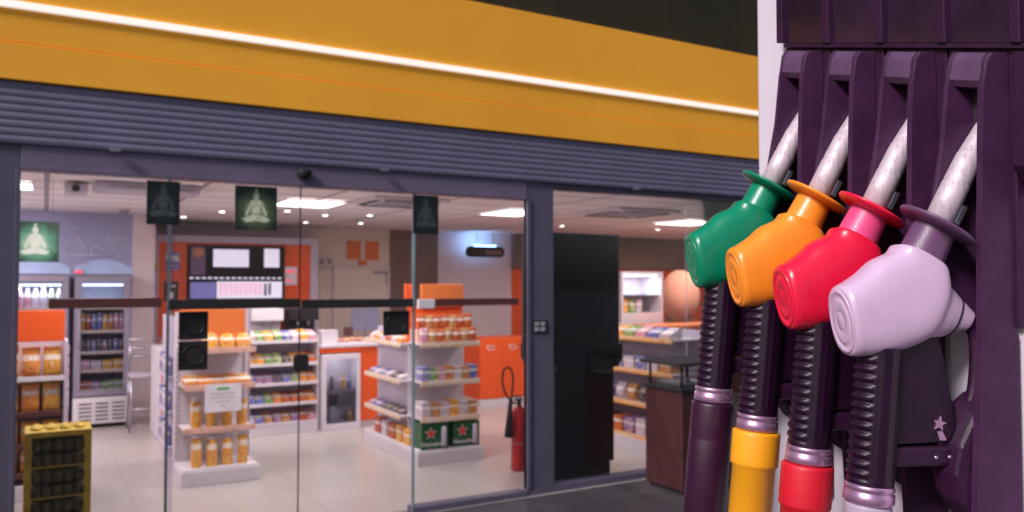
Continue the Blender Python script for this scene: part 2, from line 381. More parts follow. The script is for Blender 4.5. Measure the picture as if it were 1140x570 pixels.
shut = sp('shutter_box', sb, M['shutter'])
for x in (0.32, 2.02, 4.27):
    part('shutter_bracket', MB().box(x, x+.06, Y0-.075, Y0-.036, 2.432, 2.452, .004), M['steel'], shut)
hd = sp('door_header', MB().box(-.13, 3.25, Y0-.005, Y0+.12, 2.305, 2.444, .004).box(-.13, 3.25, Y0-.012, Y0+.1, 2.30, 2.325, .003), M['header'])
sen = part('motion_sensor', MB().lathe([(0.001, -.05), (.030, -.045), (.045, -.025), (.05, 0), (.05, .012)], (1.49, Y0-.035, 2.39), (0, 0, 1), 24), M['matblack'], hd)
fr = MB()
fr.box(-8, -.13, Y0, Y0+.045, 0, 2.444, .004).box(-.155, -.13, Y0-.012, Y0+.044, 0, 2.30, .003)     # left blank jamb
fr.box(3.25, 3.50, Y0, Y0+.045, 0, 2.444, .004).box(3.25, 3.285, Y0-.012, Y0+.046, .06, 2.30, .003)
fr.box(3.50, 6.60, Y0+.01, Y0+.11, 2.40, 2.443, .003).box(3.50, 6.60, Y0, Y0+.11, 0, .055, .003)
fr.box(6.60, 16, Y0, Y0+.12, 0, 2.444, .004)
sp('front_frame', fr, M['frame'])
sp('threshold', MB().box(2.30, 3.25, Y0-.01, Y0+.10, 0, .045, .003).box(-.13, 2.30, Y0+.03, Y0+.09, 0, .008), M['frame'])
plate = sp('switch_plate', MB().box(3.30, 3.43, Y0-.012, Y0-.001, 1.26, 1.36, .003), M['matblack'])
b = MB()
for i in range(2):
    for j in range(2): b.box(3.315+i*.055, 3.355+i*.055, Y0-.017, Y0-.012, 1.272+j*.042, 1.304+j*.042, .002)
part('button', b, M['grey'], plate)
# window pane right of the door
win = sp('shop_window', MB().box(3.50, 6.60, Y0+.05, Y0+.062, .055, 2.40), M['glass'])
part('glass_joint', MB().box(4.93, 4.936, Y0+.046, Y0+.05, .055, 2.40), M['grey'], win)
# glazed door leaves: outer fixed, inner sliding pair
def leaf(name, x0, x1, y, label, z0=.02, z1=2.305, edges=()):
    o = sp(name, MB().box(x0, x1, y, y+.010, z0, z1), M['glass'], label=label)
    for e in edges:
        part('glass_edge', MB().box(e[0], e[1], y-.002, y+.012, z0, z1), e[2] if len(e) > 2 else M['glassedge'], o)
    return o
l1 = leaf('fixed_pane', -.13, .70, Y0+.02, 'left fixed glass pane of the entrance')
l2 = leaf('sliding_door', .66, 1.488, Y0+.045, 'left sliding glass door', edges=((.66, .675),))
l3 = leaf('sliding_door', 1.494, 2.33, Y0+.045, 'right sliding glass door', edges=((1.488, 1.494, M['matblack']), (2.315, 2.33)))
l4 = leaf('fixed_pane', 2.30, 3.25, Y0+.02, 'right fixed glass pane of the entrance', edges=((2.30, 2.306),))
part('push_bar', MB().box(.02, .62, Y0-.03, Y0-.005, 1.502, 1.56, .004).cyl((.1, Y0-.01, 1.53), (.1, Y0+.02, 1.53), .01).cyl((.5, Y0-.01, 1.53), (.5, Y0+.02, 1.53), .01), M['barbrown'], l1)
part('push_bar', MB().box(.67, 1.485, Y0+.005, Y0+.03, 1.485, 1.545, .004).cyl((.8, Y0+.02, 1.51), (.8, Y0+.045, 1.51), .01).cyl((1.4, Y0+.02, 1.51), (1.4, Y0+.045, 1.51), .01), M['matblack'], l2)
part('push_bar', MB().box(1.495, 2.30, Y0+.005, Y0+.03, 1.478, 1.538, .004).cyl((1.6, Y0+.02, 1.5), (1.6, Y0+.045, 1.5), .01).cyl((2.2, Y0+.02, 1.5), (2.2, Y0+.045, 1.5), .01), M['matblack'], l3)
part('push_bar', MB().box(2.46, 3.16, Y0-.03, Y0-.005, 1.482, 1.535, .004).cyl((2.6, Y0-.01, 1.5), (2.6, Y0+.02, 1.5), .01).cyl((3.05, Y0-.01, 1.5), (3.05, Y0+.02, 1.5), .01), M['barbrown'], l4)
part('bar_bracket', MB().box(2.325, 2.455, Y0-.03, Y0-.002, 1.465, 1.532, .004), M['white'], l4)
part('lock', MB().prism([(1.447, 1.075), (1.462, 1.058), (1.532, 1.058), (1.547, 1.075), (1.547, 1.155), (1.532, 1.172), (1.462, 1.172), (1.447, 1.155)], Y0+.012, Y0+.044, 'xz', .003), M['matblack'], l3)
# staff door in the back wall
dr = sp('staff_door', MB().box(3.88, 4.74, YB-.03, YB-.003, 0, 1.88, .004), M['cream'])
part('door_trim', MB().box(3.84, 3.88, YB-.04, YB-.004, 0, 1.92, .003).box(4.74, 4.775, YB-.04, YB-.004, 0, 1.92, .003).box(3.88, 4.74, YB-.04, YB-.004, 1.88, 1.92, .003), M['wall'], dr)
part('door_closer', MB().box(4.50, 4.74, YB-.07, YB-.031, 1.80, 1.84, .004).tube([(4.68, YB-.08, 1.82), (4.70, YB-.10, 1.62)], .008), M['steel'], dr)
# chalk drawing on the blue grey wall
ck = MB(); yk = 10.994
def line(pts, r=.006): ck.tube([(x, yk, z) for x, z in pts], r, 6, (0, 1, 0))
line([(.18, 1.99), (.88, 1.985)])
line([(.22, 2.0), (.22, 2.13), (.29, 2.20), (.29, 2.28), (.26, 2.31), (.36, 2.31), (.33, 2.28), (.33, 2.20), (.42, 2.08), (.43, 2.0)])
line([(.50, 2.0), (.48, 2.06), (.53, 2.10), (.58, 2.07), (.60, 2.0)]); line([(.58, 2.05), (.63, 2.07), (.62, 2.02)])
line([(.68, 2.0), (.74, 2.04), (.74, 2.10), (.66, 2.15), (.66, 2.26), (.80, 2.26), (.80, 2.15), (.75, 2.10)])
line([(.80, 2.22), (.85, 2.20), (.80, 2.16)])
sp('chalk_drawing', ck, M['chalk'])

# ------------------------------------------------------------------ ceiling fittings and their light
def ceiling_panel(x0, x1, y0, y1, label, power=1.0, seen=True):
    t = thing('ceiling_light', label, 'ceiling light', ((x0+x1)/2, (y0+y1)/2, 2.49), 0, 'flat light panels in the shop ceiling')
    w2, h2 = (x1-x0)/2, (y1-y0)/2
    part('diffuser', MB().box(-w2+.02, w2-.02, -h2+.02, h2-.02, -.004, .006), M['panel_light'], t)
    part('trim', MB().box(-w2, w2, -h2, -h2+.02, -.008, .008).box(-w2, w2, h2-.02, h2, -.008, .008).box(-w2, -w2+.02, -h2+.02, h2-.02, -.008, .008).box(w2-.02, w2, -h2+.02, h2-.02, -.008, .008), M['white'], t)
    L = bpy.data.lights.new('panel_lamp', 'AREA'); L.shape = 'RECTANGLE'; L.size = 2*w2; L.size_y = 2*h2
    L.energy = 28*power; L.color = (1.0, 0.95, 0.94)
    lo = bpy.data.objects.new('panel_lamp', L); C.objects.link(lo); lo.location = (0, 0, -.02); lo.parent = t
ceiling_panel(-.75, -.09, 7.85, 8.45, 'flat ceiling light at the far left above the snack shelf')
ceiling_panel(2.08, 2.72, 8.1, 8.85, 'flat ceiling light right of the green figure poster', 1.3)
ceiling_panel(4.55, 5.15, 7.95, 8.75, 'flat ceiling light behind the right door jamb', 1.3)
ceiling_panel(7.4, 8.1, 8.1, 8.9, 'flat ceiling light seen above the green nozzle', 1.2)
ceiling_panel(.0, .7, 6.1, 6.8, 'unseen added ceiling light just inside the left glass', 1.2)  # this and the next two: unseen panels added to brighten the interior
ceiling_panel(2.0, 2.7, 6.1, 6.8, 'unseen added ceiling light just inside the sliding doors', 1.2)
ceiling_panel(4.3, 5.0, 5.48, 5.98, 'unseen added ceiling light just inside the right window', 1.2)
ceiling_panel(-1.5, -.95, 9.4, 10.0, 'unseen added ceiling light in the far left corner, beside the fridges', 2.0)  # this and the next: added out of view as extra fill for the shop
ceiling_panel(9.6, 10.3, 9.4, 10.1, 'unseen added ceiling light in the far right part of the shop', 2.2)
DL = [(1.52, 11.04, 'left of the shop ceiling, behind the dark poster'), (1.80, 9.98, 'just left of the green figure poster'), (2.44, 9.48, 'under the long bright ceiling light'),
      (3.13, 11.17, 'above the orange wall near the door joint'), (3.01, 9.87, 'right of the middle door joint'), (3.49, 9.59, 'nearest the ceiling air unit'),
      (3.85, 10.94, 'above the orange squares on the cream wall'), (6.61, 9.97, 'above the tall black cabinet'), (8.36, 9.88, 'above the lit display case')]
dproto = None
for x, y, l in DL:
    if dproto is None:
        dproto = o = thing('downlight', '', 'downlight', group='small round downlights in the shop ceiling')
        part('lamp', MB().lathe([(.030, -.006), (.036, .004)], n=20), M['downlight'], o)
        part('trim_ring', MB().lathe([(.038, -.004), (.055, -.004), (.056, .006), (.037, .006), (.038, -.004)], n=24, cap=False), M['white'], o)
    else: o = copy_tree(dproto)
    o.location = (x, y, 2.494); o['label'] = 'small round downlight ' + l
def air_unit(x0, x1, y0, y1, label):
    t = thing('ceiling_air_unit', label, 'air conditioner', ((x0+x1)/2, (y0+y1)/2, 2.50), 0, 'square air units in the shop ceiling')
    w2, h2 = (x1-x0)/2, (y1-y0)/2
    part('cover', MB().box(-w2, w2, -h2, h2, -.035, 0, .01), M['white'], t)
    part('grille', MB().box(-w2*.55, w2*.55, -h2*.55, h2*.55, -.042, -.034, .003), M['grey'], t)
    for a, b_, c, d in ((-w2*.7, w2*.7, -h2*.9, -h2*.72), (-w2*.7, w2*.7, h2*.72, h2*.9), (-w2*.9, -w2*.72, -h2*.65, h2*.65), (w2*.72, w2*.9, -h2*.65, h2*.65)):
        part('air_slot', MB().box(a, b_, c, d, -.040, -.034), M['matblack'], t)
air_unit(2.75, 3.55, 7.4, 8.2, 'square ceiling air unit between the posters')
air_unit(5.55, 6.45, 7.2, 8.1, 'square ceiling air unit above the tall black cabinet')
t = thing('air_curtain', 'long pale air curtain under the ceiling at the left', 'air curtain', (.62, 7.7, 2.5))
part('housing', MB().box(-.28, .55, -.22, .18, -.075, 0, .02), M['lilac'], t)
part('outlet', MB().box(-.18, .50, -.226, -.221, -.050, -.040), M['grey'], t)
t = thing('projector', 'small grey ceiling projector left of the air curtain', 'projector', (.22, 7.75, 2.5))
part('body', MB().box(-.10, .08, -.12, .12, -.10, -.02, .015), M['lilac'], t)
part('mount', MB().cyl((0, 0, -.02), (0, 0, 0), .03), M['grey'], t)
part('lens', MB().cyl((-.01, -.12, -.06), (-.01, -.135, -.06), .03), M['matblack'], t)
t = thing('smoke_detector', 'round smoke detector on the ceiling in front of the blue grey wall', 'smoke detector', (.79, 10.43, 2.5))
part('base', MB().lathe([(.055, 0), (.055, -.015), (.04, -.035), (.02, -.045)], n=24), M['grey'], t)

# ------------------------------------------------------------------ posters and stickers on the glass
def figure_mb(s):
    """seated figure shape, flat print 1 mm proud"""
    m = MB()
    def pl(p): m.prism([(a*s, b*s) for a, b in p], -.004, -.003, 'xz')
    def disc(cx, cz, rx, rz, k=18): pl([(cx+rx*math.cos(2*PI*i/k), cz+rz*math.sin(2*PI*i/k)) for i in range(k)])
    disc(0, .30, .07, .09)
    pl([(-.03, .40), (.03, .40), (.012, .47), (-.012, .47)])
    m2 = [(-.13, .17), (-.04, .21), (.04, .21), (.13, .17), (.10, 0), (.08, -.12), (-.08, -.12), (-.10, 0)]; m.prism([(a*s, b*s) for a, b in m2], -.0052, -.0042, 'xz')
    pl([(-.131, .17), (-.19, .02), (-.26, -.16), (-.21, -.18), (-.15, -.04), (-.104, .06)])
    pl([(.131, .17), (.104, .06), (.15, -.04), (.21, -.18), (.26, -.16), (.19, .02)])
    pl([(-.34, -.26), (-.20, -.20), (0, -.14), (.20, -.20), (.34, -.26), (.24, -.34), (0, -.30), (-.24, -.34)])
    return m
M['fig_pale'] = mat('print_pale_green', (0.60, 0.63, 0.46), 0.4, 0, 0.3, 15)
M['fig_dim'] = mat('print_dim_grey', (0.050, 0.060, 0.065), 0.4, 0, 0.3, 15)
def poster(cx, cz, w, h, y, halo, fig, label):
    t = thing('poster', label, 'poster', (cx, y, cz), 0, 'posters with a pale seated figure')
    part('sheet', MB().box(-w/2, w/2, -.003, .003, -h/2, h/2), halo, t)
    f = figure_mb(h*.95); part('print', f, fig, t)
    return t
H1 = haloposter('poster_green_bright', (.80, .90, .78), (.13, .40, .27), (.02, .07, .045))
M['fig_bright'] = mat('print_bright', (0.75, 0.85, 0.72), 0.4, 0, 0.1, 15)
H2 = haloposter('poster_green', (.50, .54, .34), (.09, .125, .06), (.018, .025, .018))
H3 = haloposter('poster_dark', (.035, .045, .05), (.014, .02, .022), (.006, .008, .009))
poster(.625, 2.145, .19, .27, Y0-.005, H3, M['fig_dim'], 'nearly black poster on the glass left of the sliding door')
poster(1.195, 2.14, .27, .29, Y0+.035, H2, M['fig_pale'], 'green poster with pale seated figure on the left sliding door')
poster(2.39, 2.145, .20, .28, Y0-.005, H3, M['fig_dim'], 'dark poster at the glass edge of the right sliding door')
p4 = poster(-.075, 1.985, .34, .33, 7.6, H1, M['fig_bright'], 'bright green figure poster hanging inside above the snack shelf')
for x in (-.12, .12): part('hanging_cord', MB().tube([(x, 0, .165), (x, 0, .515)], .002, 6), M['grey'], p4)
def sticker(x0, x1, z0, z1, y, label):
    s = MB().box(x0, x1, y, y+.003, z0, z1, .001)
    cx, cz, r = (x0+x1)/2, (z0+z1)/2, (x1-x0)*.36
    s.slot(1).tube([(cx+r*math.cos(2*PI*k/24), y-.0005, cz+r*math.sin(2*PI*k/24)) for k in range(25)], .004, 6, (0, 1, 0))
    o = part('sticker', s, [M['matblack'], M['black']]); tag(o, label, 'sticker', 'black square stickers on the doors')
sticker(.73, .905, 1.292, 1.470, Y0+.04, 'black square sticker on the left sliding door, upper of two')
sticker(.73, .905, 1.10, 1.283, Y0+.04, 'black square sticker on the left sliding door, lower of two')
sticker(2.085, 2.285, 1.275, 1.450, Y0+.04, 'single black square sticker on the right sliding door')

# ------------------------------------------------------------------ goods
MESH = {}
def goods_mesh(kind, w, d, h, col):
    key = (kind, round(w, 3), round(d, 3), round(h, 3), col)
    if key in MESH: return MESH[key]
    m = MB(); mats = [PACK[col], M['white']]
    if kind == 'box': m.box(-w/2, w/2, 0, d, 0, h, min(w, h)*.04)
    elif kind == 'packet':      # leaning wedge with a raised back edge
        m.prism([(0, 0), (d, 0), (d, h), (d*.8, h), (0, h*.45)], -w/2, w/2, 'yz', min(w, h)*.05)
    elif kind == 'can':
        r = w/2; m.lathe([(r*.8, 0), (r, h*.05), (r, h*.86), (r*.8, h*.95)], (0, r, 0), n=20)
        m.slot(1).lathe([(r*.78, h*.951), (r*.8, h), (r*.7, h), (r*.65, h*.97)], (0, r, 0), n=20)
    elif kind == 'bottle':
        r = w/2; m.lathe([(r*.9, 0), (r, h*.04), (r, h*.62), (r*.9, h*.72), (r*.45, h*.86), (r*.4, h*.88)], (0, r, 0), n=20)
        m.slot(1).lathe([(r*.45, h*.881), (r*.45, h)], (0, r, 0), n=16)
    elif kind == 'jar':          # squat bottle with a broad pale lid
        r = w/2; m.lathe([(r*.9, 0), (r, h*.04), (r, h*.80), (r*.85, h*.88)], (0, r, 0), n=20)
        m.slot(1).lathe([(r*.8, h*.881), (r*.8, h*.97), (r*.7, h)], (0, r, 0), n=20)
    elif kind in ('bag', 'loaf'):
        R = []; K = 10
        for i in range(K+1):
            t = i/K; th = d/2*max(.03, math.sin(PI*min(1, max(0, (t*.97+.03))))**.55)
            if kind == 'bag': th = d/2*max(.04, math.sin(PI*(t*.95+.025))**.5 * (1-.35*t))
            ww = w/2*(1-.05*math.sin(PI*t)+(.03 if t > .9 else 0))
            R.append([(ww*math.copysign(abs(math.cos(a))**.6, math.cos(a)), d/2+th*math.copysign(abs(math.sin(a))**.8, math.sin(a)), h*t) for a in [2*PI*k/20 for k in range(20)]])
        m.rings(R)
    elif kind == 'roundpack':    # low domed pack
        m.rings([[(w/2*f*math.copysign(abs(math.cos(a))**.7, math.cos(a)), d/2+d/2*f*math.sin(a), z*h) for a in [2*PI*k/20 for k in range(20)]] for f, z in ((.85, 0), (1, .15), (.98, .5), (.8, .82), (.45, .97), (.1, 1))])
    me = m.mesh(kind + '_' + col, mats)
    MESH[key] = me; return me
NAMES = {'box': 'carton', 'packet': 'sweet_packet', 'can': 'drink_can', 'bottle': 'drink_bottle', 'jar': 'yellow_bottle', 'bag': 'snack_bag', 'loaf': 'snack_bag', 'roundpack': 'cake_pack'}
CATS = {'box': 'carton', 'packet': 'sweet packet', 'can': 'can', 'bottle': 'bottle', 'jar': 'bottle', 'bag': 'snack bag', 'loaf': 'snack bag', 'roundpack': 'cake pack'}
def row(kind, cols, p0, p1, w, d, h, where, group, rz=0.0, noun=None, jitter=.3, noun_name=None):
    """a row of goods from p0 to p1 (front bottom edge); the first is the leftmost"""
    n = len(cols); p0 = Vector(p0); p1 = Vector(p1)
    for i, c in enumerate(cols):
        hh = round(h*(1+(.08 if (i*7) % 3 == 0 else 0)), 3)
        me = goods_mesh(kind, w, d, hh, c)
        o = bpy.data.objects.new(noun_name or NAMES[kind], me); C.objects.link(o)
        p = p0.lerp(p1, (i+.5)/n)
        o.location = p; o.rotation_euler = (0, 0, rz + random.uniform(-.05, .05)*jitter*2)
        nm = noun or CATS[kind]
        pos = ORD[i] + ' from left'
        tag(o, '%s %s, %s %s' % (c, nm, pos, where), CATS[kind] if not noun_name else noun_name.replace('_', ' '), group)

# ------------------------------------------------------------------ drinks fridges
def fridge(loc, w, label):
    t = thing('drinks_fridge', label, 'fridge', loc, 0, 'glass door drinks fridges')
    D = .55
    part('cabinet', MB().box(0, .035, 0, D, .06, 1.75, .004).box(w-.035, w, 0, D, .06, 1.75, .004).box(.036, w-.036, D-.03, D, .06, 1.75).box(.036, w-.036, 0, D-.031, .06, .36, .004).box(.036, w-.036, .0, D-.031, 1.70, 1.75), M['fridge'], t)
    part('lining', MB().box(.037, w-.037, D-.036, D-.031, .361, 1.699), M['fridgein'], t)
    g = MB().box(.01, w-.01, -.025, -.004, .365, .42, .003).box(.01, w-.01, -.025, -.004, 1.665, 1.72, .003).box(.01, .07, -.025, -.004, .421, 1.664, .003).box(w-.07, w-.01, -.025, -.004, .421, 1.664, .003)
    dd = part('door', g, M['fridge'], t)
    part('pane', MB().box(.071, w-.071, -.018, -.012, .421, 1.664), M['fridgeglass'], dd)
    part('handle', MB().tube([(.05, -.027, .9), (.05, -.05, .93), (.05, -.05, 1.27), (.05, -.027, 1.3)], .008), M['grey'], dd)
    v = MB().box(.0, w, -.03, -.001, .05, .345, .006); vv = part('vent_panel', v, M['white'], t)
    s = MB()
    for j in range(5):
        for i in range(3): s.box(.06+i*.17, .19+i*.17, -.0345, -.0305, .09+j*.045, .105+j*.045)
    part('vent_slot', s, M['matblack'], vv)
    part('feet', MB().box(.03, w-.03, .02, D-.05, 0, .059), M['matblack'], t)
    # curved crown
    K = 12; top = [(w*i/K, 1.80+.10*math.sin(PI*i/K)+.02) for i in range(K+1)]
    part('crown', MB().prism([(0, 1.752)] + top + [(w, 1.752)], -.02, .06, 'xz', .003), M['crown'], t)
    part('lamp', MB().box(.08, w-.08, .01, .03, 1.615, 1.64), M['fridgelamp'], t)
    for z in (1.37, 1.10, .86, .65, .43):
        sh = part('shelf', MB().box(.04, w-.04, .03, D-.04, z-.012, z, .002), M['white'], t)
        part('price_rail', MB().box(.06, w-.06, .018, .029, z-.026, z+.012, .002), M['tag'], sh)
    L = bpy.data.lights.new('fridge_light', 'AREA'); L.shape = 'RECTANGLE'; L.size = w-.2; L.size_y = .04; L.energy = 3.0; L.color = (.8, .9, 1)
    lo = bpy.data.objects.new('fridge_light', L); C.objects.link(lo); lo.parent = t; lo.location = (w/2, .05, 1.60); lo.rotation_euler = (math.radians(20), 0, 0)
    return t
fridge((.29, 10.4, 0), .58, 'grey drinks fridge left of the tall bar chair')
fridge((-.34, 10.4, 0), .58, 'grey drinks fridge at the far left, behind the snack shelf')
t = thing('price_display', 'tiny red glowing display on top of the right fridge', 'display', (.32, 10.38, 1.752))
part('case', MB().box(-.035, .045, -.02, .02, 0, .045, .005), M['grey'], t)
part('digits', MB().box(-.028, .038, -.0235, -.0205, .008, .038), M['redglow'], t)
FW = 'of the right fridge'; FG = 'drinks in the right fridge'
row('can', ['yellow', 'red', 'blue', 'blue', 'yellow', 'gold', 'pink', 'pink'], (.35, 10.45, 1.101), (.81, 10.45, 1.101), .052, .05, .19, 'on the upper shelf ' + FW, FG)
row('can', ['dark', 'dark', 'blue', 'dark', 'purple', 'dark', 'blue', 'dark'], (.35, 10.45, .861), (.81, 10.45, .861), .052, .05, .13, 'on the second shelf ' + FW, FG)
row('box', ['pink', 'white', 'yellow', 'yellow'], (.35, 10.45, .651), (.81, 10.45, .651), .105, .2, .11, 'on the third shelf ' + FW, FG)
row('box', ['red', 'purple', 'green', 'green'], (.35, 10.45, .431), (.81, 10.45, .431), .105, .2, .09, 'on the lowest shelf ' + FW, FG)
row('bottle', ['pink', 'pink', 'white', 'white', 'green', 'white'], (-.28, 10.45, 1.371), (.18, 10.45, 1.371), .065, .06, .21, 'on the top shelf of the left fridge', 'drinks in the left fridge')
row('can', ['blue', 'dark', 'green', 'blue', 'dark', 'green'], (-.28, 10.45, 1.101), (.18, 10.45, 1.101), .06, .06, .17, 'on the second shelf of the left fridge', 'drinks in the left fridge')

# tall bar chair beside the right fridge
t = thing('bar_chair', 'tall thin metal bar chair between the fridge and the orange counter', 'bar chair', (1.02, 10.05, 0))
part('seat', MB().box(-.19, .19, -.18, .18, .60, .63, .012), M['lilac'], t)
for x, y in ((-.17, -.16), (.17, -.16), (-.17, .16), (.17, .16)):
    part('leg', MB().tube([(x*1.1, y*1.1, 0), (x, y, .60)], .013), M['steel'], t)
bk = MB().tube([(-.17, .17, .63), (-.16, .21, 1.02)], .012).tube([(.17, .17, .63), (.16, .21, 1.02)], .012)
for z in (.80, .90, 1.0): bk.tube([(-.165, .20, z), (.165, .20, z)], .010)
part('backrest', bk, M['steel'], t)
part('footrest', MB().tube([(-.18, -.17, .25), (.18, -.17, .25)], .010), M['steel'], t)

# ------------------------------------------------------------------ snack shelf at the far left
t = thing('snack_shelf', 'shelf unit with orange head panel full of yellow snack bags, far left', 'shelf unit', (0, 7.2, 0))
part('head_panel', MB().box(-.75, .14, .0, .03, 1.20, 1.44, .006), M['orange'], t)
part('side_panel', MB().box(.14, .165, .0, .40, 0, 1.20, .003), M['lilac'], t)
part('back_panel', MB().box(-.75, .139, .37, .40, 0, 1.199), M['lilac'], t)
part('base', MB().box(-.75, .139, -.05, .36, 0, .12, .005), M['white'], t)
for z in (.20, .42, .66, .93):
    s = part('shelf', MB().box(-.75, .139, -.02, .36, z-.02, z, .002), M['brown'], t)
    part('price_rail', MB().box(-.75, .139, -.034, -.021, z-.03, z+.008, .002), M['white'] if z > .9 else M['barbrown'], s)
st = MB()
for k in range(12): st.box(.166, .176, .06+.01*(k % 3), .18, .10+k*.09, .17+k*.09, .004)
part('strip_packet', st, PACK['pink'], t)
for z, w_ in ((.93, 'top'), (.66, 'middle'), (.42, 'lower'), (.20, 'bottom')):
    row('bag', ['yellow', 'orange', 'yellow', 'yellow', 'orange', 'yellow'], (-.72, 7.23, z+.001), (.13, 7.23, z+.001), .125, .09, .225 if z > .5 else .17, 'on the %s shelf of the far left snack shelf' % w_, 'snack bags on the far left shelf')

# yellow strapped crate stack in front of it
t = thing('crate_stack', 'dark netted stack in a yellow strapped frame just inside the left glass', 'crate stack', (.09, 5.98, 0))
fr2 = MB()
for x in (-.165, .165):
    for y in (-.14, .14): fr2.box(x-.02, x+.02, y-.02, y+.02, 0, .705, .004)
fr2.box(-.185, .185, -.16, .16, .69, .725, .006)
for z in (.12, .31, .50): fr2.box(-.150, .150, -.152, -.145, z, z+.008, .002)
part('frame', fr2, M['yellow'], t)
for k in range(7):
    m_ = MB()
    for j in range(5): m_.lathe([(.022, 0), (.030, .012), (.031, .055), (.024, .072)], (-.12+.06*j, -.105, .02+k*.096), n=10)
    m_.box(-.143, .143, -.075, .12, .015+k*.096, .10+k*.096, .008)
    part('crate_layer', m_, M['crate'], t)
for j in range(4):
    o = part('wrapped_top', MB().rings([[(-.12+.08*j+.036*f*math.cos(2*PI*a/12), .1*f*math.sin(2*PI*a/12), .724+z) for a in range(12)] for f, z in ((1, 0), (1, .01), (.6, .022), (.2, .026))]), M['yellow'], t)

# ------------------------------------------------------------------ first gondola (yellow bottles)
G1 = 'gondola left of the middle door joint'
t = thing('shelf_gondola', 'white gondola end with orange head and yellow bottles, left one', 'shelf unit', (1.25, 7.1, 0), 0, 'white shelf gondolas')
part('base', MB().box(-.28, .34, -.10, .36, 0, .12, .006).box(-.27, .33, -.08, .36, .121, .135, .004), M['white'], t)
part('back_panel', MB().box(-.25, .30, .32, .35, .136, 1.18), M['white'], t)
up = MB()
for x in (-.265, .305): up.box(x-.015, x+.015, .30, .36, .136, 1.40, .003)
part('upright', up, M['white'], t)
ho = MB()
for k in range(22): ho.box(-.268, -.262, .2985, .2995, .17+k*.048, .19+k*.048)
part('upright_slot', ho, M['matblack'], t)
part('head_panel', MB().box(-.25, .29, .28, .32, 1.181, 1.42, .006), M['orange2'], t)
part('side_panel', MB().box(-.281, -.275, .36, 1.16, .02, 1.36, .002).box(.345, .351, .36, 1.16, .02, 1.36, .002), M['lilac'], t)
part('rear_base', MB().box(-.274, .344, .361, 1.16, 0, .135), M['white'], t)
for z, lip in ((1.10, 1), (.80, 1), (.45, 1)):
    s = part('shelf', MB().box(-.25, .29, -.04, .31, z-.02, z, .002), M['white'], t)
    part('price_rail', MB().box(-.26, .31, -.058, -.041, z-.035, z+.012, .003), M['tagorange'], s)
row('roundpack', ['yellow', 'yellow', 'yellow'], (1.15, 7.12, 1.101), (1.55, 7.12, 1.101), .13, .16, .12, 'on the top shelf of the left ' + 'gondola', 'cake packs on the left gondola')
row('packet', ['gold', 'orange', 'gold', 'orange', 'gold'], (1.00, 7.08, .801), (1.54, 7.08, .801), .105, .2, .07, 'on the middle shelf of the left gondola', 'flat packs on the left gondola')
row('jar', ['yellow']*4, (1.04, 7.10, .451), (1.53, 7.10, .451), .085, .08, .23, 'on the lower shelf of the left gondola', 'yellow bottles on the left gondola')
row('jar', ['yellow']*4, (1.04, 7.06, .136), (1.53, 7.06, .136), .085, .08, .25, 'on the base of the left gondola', 'yellow bottles on the left gondola')
t = thing('notice_card', 'white printed notice card hanging from the middle shelf of the left gondola', 'notice', (1.295, 7.03, .70))
part('card', MB().box(-.145, .145, -.003, 0, -.115, .115), M['paper'], t)
pr = MB(); pr.box(-.05, .05, -.0042, -.0032, .065, .085)
part('heading', pr, M['greenink'], t)
pr = MB()
for k, wd in enumerate((.09, .10, .06, .02)):
    for q in range(int(wd*2/.02)): pr.box(-wd+q*.02, -wd+q*.02+.014, -.0042, -.0032, .03-k*.032, .038-k*.032)
part('text_line', pr, M['greyink'], t)

# goods on the left flank of the gondola behind the glass
for z, w_ in ((.25, 'low'), (.55, 'middle'), (.85, 'upper')):
    row('box', ['blue', 'white', 'blue'], (.93, 8.15, z), (.93, 7.55, z), .16, .03, .16, 'on the %s level of the left gondola flank' % w_, 'boxes on the flank of the left gondola', rz=-PI/2, jitter=.1)
t = thing('flank_rack', 'thin wire rack on the left flank of the left gondola', 'wire rack', (.93, 7.85, 0))
wr = MB()
for z in (.245, .545, .845): wr.box(-.02, .045, -.36, .36, z-.008, z-.001)
part('rack_shelf', wr, M['lilac'], t)

# ------------------------------------------------------------------ counter, sweets rack, coffee machines
t = thing('service_counter', 'long orange service counter with white top', 'counter', (1.08, 9.3, 0))
part('front', MB().box(.131, 1.6, .03, .60, .08, .92, .004).box(2.056, 2.85, -.38, .60, .08, .92, .004).box(1.601, 2.055, -.38, -.02, .861, .92, .002).box(1.601, 2.055, -.02, .60, .08, .92), M['orange'], t)
part('plinth', MB().box(.132, 1.6, .06, .58, 0, .079).box(1.62, 2.83, -.35, .58, 0, .079), M['white'], t)
part('top', MB().box(.131, 1.6, 0, .63, .921, .955, .006).box(1.5999, 2.88, -.41, .63, .9215, .9555, .006), M['white'], t)
part('end_panel', MB().box(-.035, .13, -.02, .62, .0, .956, .02), M['white'], t)
part('end_inset', MB().box(.0, .10, -.026, -.0205, .10, .86, .002), M['orange'], t)
t = thing('sweets_rack', 'white tiered rack of sweets in front of the counter', 'shelf unit', (2.27, 8.95, 0))
part('side_panel', MB().box(-.40, -.385, 0, .33, 0, 1.06, .003), M['white'], t)
part('side_panel', MB().box(.385, .40, 0, .33, 0, 1.06, .003), M['white'], t)
part('back_panel', MB().box(-.384, .384, .31, .33, .06, 1.05), M['lilac'], t)
part('base', MB().box(-.384, .384, -.02, .31, 0, .10, .004), M['white'], t)
Z = [(1.02, ['white', 'green', 'yellow', 'green', 'blue', 'white', 'yellow', 'pink']), (.77, ['gold', 'yellow', 'green', 'green', 'dark', 'yellow', 'orange', 'red']),
     (.56, ['blue', 'purple', 'purple', 'dark', 'blue', 'green', 'orange', 'orange']), (.34, ['blue', 'blue', 'green', 'orange', 'red', 'red', 'red', 'orange']),
     (.13, ['white', 'blue', 'gold', 'purple', 'gold', 'purple', 'red', 'pink'])]
